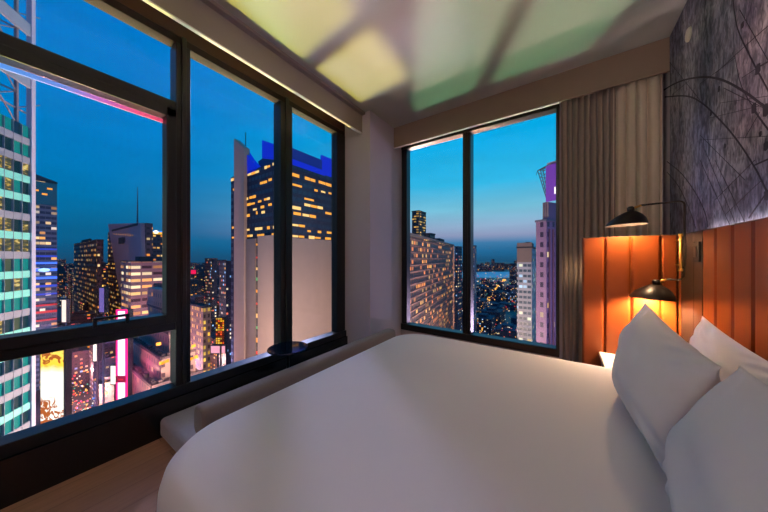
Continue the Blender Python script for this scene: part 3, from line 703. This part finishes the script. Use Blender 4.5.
# ---- filler blocks of the city, one object each
fills = [facade('fill_a', (42, 58, 78), (26, 38, 56), 3.4, 4.0, .5, .4, .13, 1.3, MIXED, 31), facade('fill_b', (52, 60, 74), (30, 36, 54), 4.5, 4.2, .55, .4, .09, 1.4, WARM, 32),
         facade('fill_c', (38, 50, 70), (22, 32, 50), 3.8, 3.8, .5, .42, .18, 1.1, MIXED, 33)]
fillw = [facade('fill_d', (74, 58, 72), (40, 34, 50), 3.4, 4.0, .5, .42, .3, 1.3, MIXED, 34), facade('fill_e', (82, 60, 66), (44, 34, 46), 4.2, 4.0, .6, .42, .34, 1.2, WARM+[(255, 90, 80)], 35)]
rf = random.Random(5)
def block(x, y, w, d, h, m_, name, label, group):
    o = b1(x-w/2, y-d/2, GZ, x+w/2, y+d/2, GZ+h)
    if h > 22: o.box(x-w*.25, y-d*.25, GZ+h, x+w*.2, y+d*.2, GZ+h+rf.uniform(2, 5))
    tag(o.build(name, m_, origin=(x, y, GZ)), label, 'building', group)
cosy, siny = math.cos(YAW), math.sin(YAW)
cnt = 0
for i in range(26):
    for j in range(26):
        x = -60-i*52+rf.uniform(-6, 6); y = 250+j*52+rf.uniform(-6, 6)
        fwd = -siny*x+cosy*y; rt = cosy*x+siny*y; u = 384+FOC*rt/fwd
        if not (455 < u < 545) or fwd > 1150: continue
        if 500 < u < 508 and fwd > 330: continue
        if rf.random() < .12: continue
        h = min(rf.uniform(9, 34), EYE-24/FOC*fwd-GZ)
        block(x, y, rf.uniform(26, 40), rf.uniform(26, 40), h, rf.choice(fills), 'city_block', ('dim blue city block with dotted lights, nearer half of the view down the far window' if fwd < 700 else 'hazy blue city block with dotted lights toward the river in the far window'), ('near city blocks below the far window' if fwd < 700 else 'far city blocks below the far window')); cnt += 1
for i in range(22):
    for j in range(16):
        x = -200-i*58+rf.uniform(-8, 8); y = -10+j*52+rf.uniform(-8, 8)
        fwd = -siny*x+cosy*y; rt = cosy*x+siny*y
        if fwd < 160: continue
        u = 384+FOC*rt/fwd
        if not (34 < u < 236) or fwd > 950: continue
        if fwd < 330 and 60 < u < 122: continue
        if fwd < 240 or (fwd < 440 and u < 176) or (fwd < 520 and 130 < u < 176): continue
        top = rf.uniform(262, 300) if fwd > 400 else rf.uniform(285, 335)
        h = max(14, (EYE+(258-top)/FOC*fwd)-GZ)
        h = min(h, 110)
        block(x, y, rf.uniform(24, 40), rf.uniform(22, 38), h, rf.choice(fillw if fwd < 500 else fills+fillw), 'city_block', ('dark distant city block with dotted windows left of the left mullion' if u < 175 else 'dark distant city block with dotted windows right of the left mullion'), ('distant city blocks left of the left mullion' if u < 175 else 'distant city blocks right of the left mullion')); cnt += 1
# low blocks round the street below the wide window
for k, (u, dist, w, d, h, mi) in enumerate(((72, 260, 26, 20, 34, 0), (80, 330, 26, 24, 55, 1), (112, 250, 22, 26, 58, 0), (64, 300, 20, 22, 50, 1), (92, 400, 30, 22, 60, 1), (109, 205, 12, 14, 30, 1), (104, 230, 10, 14, 38, 0))):
    g_ = ground_pos(u, dist); block(g_.x, g_.y, w, d, h, fillw[mi], 'street_block', ('low warm windowed block on the left side of the busy street' if u < 90 else 'low warm windowed block on the right side of the busy street'), ('low blocks left of the busy street' if u < 90 else 'low blocks right of the busy street'))
print('fill blocks', cnt)
# far skyline and countless city lights
m = MB()
for k in range(420):
    dist = rf.uniform(1150, 3600); u = rf.choice([rf.uniform(30, 240), rf.uniform(400, 560)])
    p = ray(u, 258)*dist
    if u > 400 and 1200 < dist < 2400: continue
    w = rf.uniform(20, 60); h = rf.uniform(10, 60)+(rf.random() < .1)*50
    if dist > 2400: h *= 1.2; w *= 1.6
    m.mi = rf.randrange(2); m.box(p.x-w/2, p.y-w/2, GZ, p.x+w/2, p.y+w/2, GZ+h)
o = m.build('far_skyline', [fills[0], fills[2]]); o['kind'] = 'stuff'; tag(o, 'hazy blue rows of tiny far buildings along the horizon', 'skyline')
cols = [emitm('spark_amber', (255, 176, 70), 1.6), emitm('spark_white', (255, 240, 215), 1.6), emitm('spark_red', (255, 60, 60), 1.1), emitm('spark_blue', (110, 170, 255), 1.0), emitm('spark_pink', (255, 90, 170), 1.0), emitm('spark_teal', (90, 230, 190), .8)]
m = MB()
for k in range(1500):
    dist = 250*math.exp(rf.random()*2.7); u = rf.choice([rf.uniform(36, 238), rf.uniform(452, 548)])
    if u > 400 and 1650 < dist < 2350: continue
    p = ray(u, 258)*dist; s_ = dist/FOC*rf.uniform(.25, .7)
    m.mi = rf.choices(range(6), [8, 3, 2, 1, 1, 1])[0]; z_ = GZ+rf.uniform(6, 40)
    m.box(p.x-s_/2, p.y-s_/2, z_, p.x+s_/2, p.y+s_/2, z_+s_)
# avenue lamps running away below the far window
for k in range(140):
    f_ = rf.random(); dist = 330+f_*1000; u = 479+f_*26+rf.uniform(-1.6, 1.6); p = ray(u, 258)*dist; s_ = dist/FOC*rf.uniform(.4, .9)
    m.mi = 0; m.box(p.x-s_/2, p.y-s_/2, GZ+14, p.x+s_/2, p.y+s_/2, GZ+14+s_)
o = m.build('city_lights', cols); o['kind'] = 'stuff'; tag(o, 'countless tiny amber and coloured city lights spread to the horizon', 'lights')
m = MB()
for k in range(900):
    u = rf.uniform(62, 120); v = 332+rf.random()**1.0*100; dist = (EYE-GZ-6)*FOC/(v-258)
    if rf.random() < .35: u = 92+(v-330)*.17+rf.uniform(-6, 6)
    p = ray(u, 258)*dist; s_ = dist/FOC*rf.uniform(.3, 1.2)
    m.mi = rf.choices(range(6), [6, 5, 4, 2, 2, 2])[0]; z_ = GZ+rf.uniform(1, 14)
    m.box(p.x-s_/2, p.y-s_/2, z_, p.x+s_/2, p.y+s_/2, z_+s_*rf.uniform(.5, 1.4))
o = m.build('street_lights', cols); o['kind'] = 'stuff'; tag(o, 'crowd of shop, car and lamp lights filling the street at lower left', 'lights')
# river
a = ray(440, 258); c = ray(600, 258)
m = MB(); m.add([a*1650+Vector((0, 0, GZ+1)), c*1650+Vector((0, 0, GZ+1)), c*2350+Vector((0, 0, GZ+1)), a*2350+Vector((0, 0, GZ+1))], [(0, 1, 2, 3)])
o = m.build('river', MAT['river_water']); tag(o, 'pale blue strip of river near the horizon in the far window', 'river')
for nm, u, dist, pw, cc in (('street_lamp_glow', 85, 230, 2.2e5, (1, .35, .3)), ('street_lamp_glow', 105, 190, 3e5, (1, .6, .4)), ('street_lamp_glow', 45, 170, 3e5, (.25, .35, 1)), ('street_lamp_glow', 200, 240, 3e5, (1, .5, .4))):
    p = ray(u, 258)*dist; light('POINT', nm, (p.x, p.y, GZ+25), pw*.8, cc, 1.2)

# ================================================================ BED
bed = thing('bed', 'large bed with smooth pale duvet filling the foreground', 'bed', (-.3, 1.24, 0))
def ring(x0, y0, x1, y1, r, n=14, lift=0):
    pts = []
    for cx, cy, a0 in ((x1-r, y1-r, 0), (x0+r, y1-r, PI/2), (x0+r, y0+r, PI), (x1-r, y0+r, 1.5*PI)):
        for k in range(n+1):
            a = a0+PI/2*k/n; pts.append((cx+r*math.cos(a), cy+r*math.sin(a)))
    return pts
X0, X1, Y0, Y1 = -1.285, .68, .275, 2.245
prof = [(.0, .10), (-.004, .2), (-.006, .35), (-.004, .48), (.0, .55), (.012, .595), (.035, .62), (.07, .632), (.14, .637), (.3, .64), (.55, .641), (.8, .641)]
vs = []; fs = []
for i, (d, z) in enumerate(prof):
    rr = max(.27-d*.8, .04)
    pts = ring(X0+d, Y0+d, X1-d, Y1-d, rr)
    for k, (x, y) in enumerate(pts):
        wv = 0
        if z < .5: wv = .010*math.sin(k*.9)*(.5-z)/.4
        vs.append((x+wv*(1 if x > 0 else -1)*0.6, y+wv*.6, z))
nr = len(ring(0, 0, 1, 1, .1))
for i in range(len(prof)-1):
    for k in range(nr):
        fs.append((i*nr+k, i*nr+(k+1) % nr, (i+1)*nr+(k+1) % nr, (i+1)*nr+k))
fs.append(tuple((len(prof)-1)*nr+k for k in range(nr)))
m = MB(); m.add(vs, fs); m.build('duvet', MAT['linen'], bed, smooth=True)
b1(X0+.08, Y0+.08, 0, X1+.02, Y1-.06, .30).build('bed_base', MAT['bed_base_fabric'], bed, bevel=.02)
b1(X0+.06, Y0+.06, .30, X1-.01, Y1-.05, .56).build('mattress', MAT['linen'], bed, bevel=.04)

# pillows
def pillow(label, nb, fb, ft, nt_, th, seed, group=None):
    """four corners: near bottom, far bottom, far top, near top"""
    nb, fb, ft, nt_ = [Vector(p) for p in (nb, fb, ft, nt_)]
    nrm = ((fb-nb)+(ft-nt_)).cross((nt_-nb)+(ft-fb)).normalized(); c0 = (nb+fb+ft+nt_)/4
    n = 40; rr = random.Random(seed); ph = [rr.uniform(0, 6) for _ in range(6)]
    vs = []; fs = []
    for side in (1, -1):
        for i in range(n+1):
            for j in range(n+1):
                a = -1+2*i/n; b = -1+2*j/n
                a = math.sin(a*PI/2)*.5+a*.5; b = math.sin(b*PI/2)*.5+b*.5
                a2 = a*(1-.085*(1-b*b)); b2 = b*(1-.10*(1-a*a))
                s_ = (a2+1)/2; t_ = (b2+1)/2
                p = nb*(1-s_)*(1-t_)+fb*s_*(1-t_)+ft*s_*t_+nt_*(1-s_)*t_
                t = max(0, (1-abs(a)**2.2))**.6*max(0, (1-abs(b)**2.2))**.6*(1-.15*b)
                e_ = max(0, abs(a)+abs(b)-.9)
                wr = .010*math.sin(4*a+3*b+ph[0])*t+.005*math.sin(9*b-5*a+ph[1])*t+.012*math.sin(16*(a-b*(1 if a*b > 0 else -1))+ph[2])*e_*min(1, 3*t)
                vs.append(p+nrm*(side*(th/2)*t+wr))
    N1 = n+1; off = N1*N1
    for s_ in (0, 1):
        for i in range(n):
            for j in range(n):
                f = (s_*off+i*N1+j, s_*off+(i+1)*N1+j, s_*off+(i+1)*N1+j+1, s_*off+i*N1+j+1)
                fs.append(f if s_ == 0 else f[::-1])
    me = bpy.data.meshes.new('pillow')
    me.from_pydata([v-c0 for v in vs], [], fs); me.materials.append(MAT['pillow_cotton'])
    bm = bmesh.new(); bm.from_mesh(me); bmesh.ops.remove_doubles(bm, verts=bm.verts, dist=.0008); bmesh.ops.recalc_face_normals(bm, faces=bm.faces)
    bm.to_mesh(me); bm.free()
    for p in me.polygons: p.use_smooth = True
    o = bpy.data.objects.new('pillow', me); COL.objects.link(o); o.location = c0
    return tag(o, label, 'pillow', group)
PIL = 'white pillows leaning on the headboard'
pillow('large upright white pillow whose tip points at the lower lamp shade', (.262, 1.14, .66), (.268, 1.85, .66), (.375, 2.00, 1.085), (.42, 1.30, .98), .26, 1, PIL)
pillow('white pillow against the leather headboard, half hidden behind the upright pillow', (.50, 1.45, .70), (.52, 2.12, .68), (.62, 2.13, 1.02), (.66, 1.45, .92), .12, 2, PIL)
pillow('nearest white pillow, cut off at the lower right corner of the photo', (.265, .42, .655), (.265, 1.12, .655), (.42, 1.20, 1.02), (.43, .42, 1.05), .27, 3, PIL)

# ================================================================ HEADBOARDS
def channelled(name, label, along, a0, a1, z0, z1, seams, depth_at, depth, cat='headboard'):
    e = thing(name, label, cat, (0, 0, 0))
    pts = [a0]+seams+[a1]
    if along == 'y': e.location = (depth_at, (a0+a1)/2, z0)
    else: e.location = ((a0+a1)/2, depth_at, z0)
    m = MB()
    for s, t_ in zip(pts[:-1], pts[1:]):
        w = t_-s; n = 12; prof = []
        for k in range(n+1):
            f_ = k/n; a = s+.0015+(w-.003)*f_
            d = depth*(1-.28*abs(2*f_-1)**14)
            prof.append((a, d))
        for i in range(n):
            (p0, d0), (p1, d1) = prof[i], prof[i+1]
            if along == 'y':
                q0 = (depth_at, p0); q1 = (depth_at-d0, p0); q2 = (depth_at-d1, p1); q3 = (depth_at, p1)
            else:
                q0 = (p0, depth_at); q1 = (p0, depth_at-d0); q2 = (p1, depth_at-d1); q3 = (p1, depth_at)
            m.add([(x, y, z) for z in (z0, z1-.006) for x, y in (q0, q1, q2, q3)], [(1, 2, 6, 5), (4, 5, 6, 7), (0, 3, 2, 1)]+([(0, 1, 5, 4)] if i == 0 else [])+([(2, 3, 7, 6)] if i == n-1 else []))
    m.build('padded_panel', MAT['leather'], e)
    if along == 'y': b1(depth_at-depth*.8, a0, z1-.006, depth_at, a1, z1).build('top_edge', MAT['nightstand_wood'], e)
    else: b1(a0, depth_at-depth*.8, z1-.006, a1, depth_at, z1).build('top_edge', MAT['nightstand_wood'], e)
    return e
HZ = 1.505
sm = [1.815]; 
while sm[-1] > -.9: sm.append(sm[-1]-.182)
hb = channelled('headboard', 'long brown orange leather headboard with vertical channels along the right wall', 'y', -1.0, 2.470, .0, HZ, [v*.971 for v in sorted(sm)+[1.997, 2.177, 2.363]], XR-.024, .028)
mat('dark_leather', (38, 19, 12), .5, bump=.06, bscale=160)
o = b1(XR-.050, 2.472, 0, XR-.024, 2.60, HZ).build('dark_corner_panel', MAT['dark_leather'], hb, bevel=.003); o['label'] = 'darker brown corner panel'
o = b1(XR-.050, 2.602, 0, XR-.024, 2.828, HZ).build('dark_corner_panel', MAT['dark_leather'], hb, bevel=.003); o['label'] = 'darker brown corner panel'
channelled('headboard', 'bright orange leather side panel with vertical channels behind the lamp, in front of the drapes', 'x', .138, .727, .0, HZ, [.287, .449, .620, .706], 2.875, .045)
# light line on the headboard top washing the mural
o = b1(XR-.020, -.9, HZ-.030, XR-.008, 2.5, HZ-.024).build('light_strip', emitm('cove_led', (255, 240, 236), 60))
tag(o, 'thin light strip on the headboard top washing the mural foot', 'light')

# mural
mu_ = thing('wall_mural', 'violet grey wall mural with dark arcs and chart lines above the headboard', 'mural', (XR-.006, 1.0, HZ))
b1(XR-.006, YB, HZ, XR, YV, ZC).build('printed_panel', MAT['mural_print'], mu_)
def ribbon(m, pts, w, u0=1):
    P_ = [on_x(u, v, XR-.006) for u, v in pts]
    # smooth with Catmull Rom
    Q = []
    for i in range(len(P_)-1):
        p0 = P_[max(i-1, 0)]; p1 = P_[i]; p2 = P_[i+1]; p3 = P_[min(i+2, len(P_)-1)]
        for k in range(8):
            t_ = k/8; Q.append(.5*((2*p1)+(-p0+p2)*t_+(2*p0-5*p1+4*p2-p3)*t_*t_+(-p0+3*p1-3*p2+p3)*t_**3))
    Q.append(P_[-1])
    for a, c in zip(Q[:-1], Q[1:]):
        d = (c-a); d.x = 0
        if d.length < 1e-5: continue
        d.normalize(); s = Vector((0, -d.z, d.y))*w*.36
        m.prism([a+s, a-s, c-s, c+s], (-.0012, 0, 0))
m = MB()
ribbon(m, [(664, 90), (674, 84), (688, 79), (707, 77), (725, 81), (745, 92), (760, 103), (767, 108), (790, 127)], .016)
ribbon(m, [(665, 97), (686, 96), (702, 103), (721, 121), (737, 140), (754, 166), (767, 192), (775, 212)], .013)
ribbon(m, [(667, 161.5), (681, 173), (695, 192), (704.5, 211), (708, 227)], .009)
ribbon(m, [(667, 172), (679, 187), (690, 211), (696, 229)], .008)
ribbon(m, [(732.6, -6), (737, 26), (749, 54), (767, 88), (785, 120)], .010)
ribbon(m, [(785, 12), (768, 26), (742, 49), (716, 73)], .005)
for a in ([(755, 165), (780, 154)], [(766.5, 193), (749, 218)], [(754, 110), (768, 129), (780, 143)], [(757, 68), (780, 55)]): ribbon(m, a, .011)
for a in ([(735, 56), (742, 87), (761, 119)], [(742, 78), (760, 66)], [(705, 150), (735, 222)], [(745, 138), (760, 112)], [(700, 140), (770, 136)], [(720, 103), (768, 96)], [(724, 88), (768, 110)], [(710, 118), (768, 104)],
          [(672, 95), (690, 80)], [(715, 200), (755, 160)], [(725, 215), (762, 180)], [(730, 225), (700, 160)], [(745, 222), (715, 160)], [(700, 135), (745, 180)], [(668, 60), (700, 100)], [(740, 10), (768, 60)], [(700, 84), (735, 58)]): ribbon(m, a, .0035)
for u, v, r_ in ((719, 89, .018), (754, 108, .026), (711, 113.5, .016), (758, 69, .026), (742.5, 25, .016), (725, 146, .014), (760.5, 134, .014), (766, 146, .022), (767, 195, .025), (766, 110, .03)):
    p = on_x(u, v, XR-.006)
    m.prism([(p.x, p.y+r_*math.cos(k*PI/4)*(.7+.3*(k % 2)), p.z+r_*math.sin(k*PI/4)) for k in range(8)], (-.0014, 0, 0))
m.build('drawn_lines', MAT['mural_line'], mu_)

# sprinkler cover
m = MB(); c = Vector((XR-.007, 2.83, 1.632+EYE)); MM = Matrix.Translation(c) @ Matrix.Rotation(-PI/2, 4, 'Y')
m.lathe([(.001, 0), (.048, 0), (.048, .006), (.042, .012), (.001, .013)], 24, MM)
tag(m.build('sprinkler_cover', MAT['sprinkler_white'], origin=c, smooth=False), 'small oval cream disc cover high on the mural near the ceiling', 'sprinkler')
# switch
sw = thing('light_switch', 'small black switch plate on the leather headboard near the lamp', 'switch', (XR-.051, 2.53, 1.37))
b1(XR-.062, 2.485, 1.305, XR-.051, 2.575, 1.435).build('plate', MAT['switch_black'], sw, bevel=.004)
b1(XR-.067, 2.51, 1.335, XR-.062, 2.55, 1.405).build('rocker', MAT['black_metal'], sw, bevel=.003)

# ================================================================ DRAPES
def drape(name, label, x0, x1, ncyc, amp, mt, yc, zt, seed, gather):
    rr = random.Random(seed); nx = int(ncyc*14); nz = 26; vs = []; fs = []
    ph = [rr.uniform(-.35, .35) for _ in range(int(ncyc)+3)]
    for j in range(nz+1):
        f_ = j/nz; z = .02+(zt-.02)*f_
        for i in range(nx+1):
            s = i/nx; c_ = s*ncyc; k = int(c_)
            p = c_*2*PI+ph[k]*(1-(c_-k))+ph[k+1]*(c_-k)+.35*math.sin(f_*2+k)*0
            a = amp*(.78+.22*math.sin(k*2.3+seed))*(1-.25*f_)
            y = yc+a*math.sin(p)+.25*a*math.sin(2*p+seed+f_*2)
            x = x0+(x1-x0)*s+gather*math.sin(s*PI*3+1)*(1-f_)*.02+.25*amp*math.cos(p)*.5
            vs.append((x, y, z))
    for j in range(nz):
        for i in range(nx): fs.append((j*(nx+1)+i, j*(nx+1)+i+1, (j+1)*(nx+1)+i+1, (j+1)*(nx+1)+i))
    m = MB(); m.add(vs, fs); o = m.build(name, mt, origin=((x0+x1)/2, yc, 0), smooth=True)
    so = o.modifiers.new('thickness', 'SOLIDIFY'); so.thickness = .003
    return tag(o, label, 'curtain')
drape('drape', 'taupe pleated drape hanging beside the far window, behind the orange panel', -.02, .42, 9, .052, MAT['drape_taupe'], 3.375, ZC-.02, 4, 1)
drape('drape', 'cream drape panel with soft folds against the mural wall corner', .40, .742, 4.5, .034, MAT['drape_cream'], 3.35, ZC-.02, 9, 0)

# ================================================================ READING LAMP
lampY = 2.74
LP = thing('wall_lamp', 'black double arm wall lamp with two dome shades and a brass stem', 'lamp', (.70, 2.83, 1.37))
m = MB(); m.tube([(.696, lampY, 1.33-.085), (.696, lampY, 1.33+.165)], .007, 12); m.lathe([(.001, -.01), (.012, -.01), (.012, .01), (.001, .01)], 12, Matrix.Translation((.696, lampY, 1.33+.165)))
m.lathe([(.001, -.01), (.012, -.01), (.012, .01), (.001, .01)], 12, Matrix.Translation((.696, lampY, 1.33-.085)))
m.build('brass_stem', MAT['brass'], LP, smooth=True)
for z in (1.33+.13, 1.33-.05):
    m = MB(); m.tube([(.696, lampY, z), (.696, 2.832, z)], .006, 10); m.build('wall_bracket', MAT['brass'], LP, smooth=True)
def arc(p0, p1, p2, n=8): return [Vector(p0)*(1-t)**2+Vector(p1)*2*t*(1-t)+Vector(p2)*t*t for t in [k/n for k in range(n+1)]]
zu = 1.33+.405; zl = 1.33-.157
m = MB(); m.tube([(.712, lampY-.012, 1.33-.06), (.712, lampY-.012, zu-.04)]+arc((.712, lampY-.012, zu-.03), (.712, lampY-.012, zu), (.68, lampY-.012, zu))+[(.49, lampY-.012, zu-.006)], .0065, 10)
m.build('upper_arm', MAT['lamp_black'], LP, smooth=True)
m = MB(); m.tube([(.712, lampY+.004, 1.33-.03), (.712, lampY+.004, zl+.05)]+arc((.712, lampY+.004, zl+.04), (.712, lampY+.004, zl), (.68, lampY+.004, zl))+[(.615, lampY+.004, zl)], .0065, 10)
m.build('lower_arm', MAT['lamp_black'], LP, smooth=True)
def shade(cx, cz, tilt, power, shift):
    T = Matrix.Translation((cx, lampY, cz)) @ Matrix.Rotation(tilt, 4, 'Y')
    Sh = Matrix(((1, 0, shift, 0), (0, 1, 0, 0), (0, 0, 1, 0), (0, 0, 0, 1)))
    prof = [(.125, .0), (.121, .012), (.112, .030), (.096, .052), (.075, .073), (.052, .090), (.034, .100), (.026, .104)]
    inner = [(r_-.004, z-.003) for r_, z in prof][::-1]
    m = MB(); m.lathe(prof+[(.001, .105)], 40, T @ Sh); s_ = m.build('lamp_shade', MAT['lamp_black'], LP, smooth=True)
    m = MB(); m.lathe([(.125, 0)]+[(r_-.003, z-.002) for r_, z in prof[1:]]+[(.001, .100)], 40, T @ Sh); m.build('reflector', MAT['shade_inner'], s_, smooth=True)
    m = MB(); m.lathe([(.001, .098), (.022, .098), (.022, .132), (.013, .141), (.001, .141)], 20, T @ Matrix.Translation((shift*.10, 0, 0))); m.build('socket_cap', MAT['lamp_black'], s_, smooth=True)
    m = MB(); m.lathe([(.001, .038), (.012, .042), (.017, .054), (.014, .068), (.008, .078), (.001, .079)], 16, T @ Sh); bo = m.build('bulb', emitm('bulb_warm', (255, 224, 180), 26), s_, smooth=True)
    lo = light('SPOT', 'reading_light', tuple(T @ Vector((shift*.03, 0, .030))), power, (1.0, .66, .36), .03, angle=2.62, blend=.5)
    dn_ = (T.to_3x3() @ Vector((0, 0, -1))); lo.rotation_euler = dn_.to_track_quat('-Z', 'Y').to_euler()
shade(.405, 1.33+.255, -.03, 32, .32)
m = MB(); m.tube([(.49, lampY-.012, zu-.006), (.452, lampY-.004, zu-.022)], .008, 10); m.build('brass_joint', MAT['brass'], LP, smooth=True)
shade(.548, 1.33-.300, .04, 72, .20)
m = MB(); m.tube([(.625, lampY+.004, zl), (.585, lampY, zl-.02)], .008, 10); m.build('brass_joint', MAT['brass'], LP, smooth=True)

# ================================================================ NIGHTSTAND
ns = thing('nightstand', 'white topped bedside table between bed and orange panel', 'nightstand', (.49, 2.54, 0))
b1(.25, 2.27, .52, .725, 2.828, .545).build('table_top', MAT['nightstand_top'], ns, bevel=.004)
b1(.27, 2.29, .06, .722, 2.825, .52).build('cabinet_body', MAT['nightstand_wood'], ns)
b1(.262, 2.31, .30, .27, 2.80, .50).build('drawer', MAT['nightstand_wood'], ns, bevel=.002)
b1(.262, 2.31, .08, .27, 2.80, .28).build('drawer', MAT['nightstand_wood'], ns, bevel=.002)
b1(.30, 2.32, 0, .70, 2.80, .06).build('plinth', MAT['black_metal'], ns)

# ================================================================ WINDOW BENCH
def soft_box(name, x0, y0, z0, x1, y1, z1, r, mt, parent=None):
    o = b1(x0, y0, z0, x1, y1, z1).build(name, mt, parent, origin=None if parent else ((x0+x1)/2, (y0+y1)/2, z0), bevel=r, seg=5)
    for p in o.data.polygons: p.use_smooth = True
    return o
bn = thing('window_bench', 'low grey upholstered bench block between the bed foot and the wide window', 'bench', (-2.1, 1.66, 0))
o = b1(-2.445, .65, .02, -1.84, 2.68, .155).build('upholstered_block', MAT['bench_weave'], bn, bevel=.03, seg=4)
b1(-2.42, .68, 0, -1.86, 2.66, .02).build('plinth', MAT['black_metal'], bn)
bo = MB(); prof = []
cx_, cz_ = -1.965, .256
n = 28; ys = [.72, .723, .735, .755, .8, 1.4, 2.0, 2.6, 3.02, 3.045, 3.05]; sc = [.70, .86, .96, 1.0, 1.0, 1.0, 1.0, 1.0, 1.0, .94, .8]
vs = []; fs = []
for y, s in zip(ys, sc):
    for k in range(n):
        a = 2*PI*k/n; cx = math.cos(a); sx = math.sin(a)
        px = math.copysign(abs(cx)**.55, cx)*.082*s; pz = math.copysign(abs(sx)**.55, sx)*.10*s
        vs.append((cx_+px, y, cz_+pz))
for i in range(len(ys)-1):
    for k in range(n): fs.append((i*n+k, i*n+(k+1) % n, (i+1)*n+(k+1) % n, (i+1)*n+k))
fs.append(tuple(range(n))); fs.append(tuple((len(ys)-1)*n+k for k in range(n)))
bo.add(vs, fs); bl = bo.build('bolster_cushion', MAT['bench_fabric'], origin=(cx_, 1.88, .156), smooth=True)
tag(bl, 'long brown grey bolster cushion lying on the window bench along the bed foot', 'cushion')

# ================================================================ ROUND TABLE BY THE WINDOW
rt = thing('side_table', 'small round glossy black table at the wide window by the right mullion', 'table', (-2.25, 1.6, .155))
T = Matrix.Translation((-2.25, 1.6, 0))
m = MB(); m.lathe([(.001, .425), (.180, .425), (.190, .430), (.192, .438), (.188, .445), (.001, .446)], 48, T); m.build('table_top', MAT['table_gloss'], rt)
m = MB(); m.lathe([(.001, .17), (.016, .17), (.014, .40), (.05, .425), (.001, .425)], 24, T); m.build('pedestal', MAT['black_metal'], rt, smooth=True)
m = MB(); m.lathe([(.001, .156), (.11, .156), (.11, .164), (.02, .175), (.001, .175)], 32, T); m.build('foot_plate', MAT['black_metal'], rt)
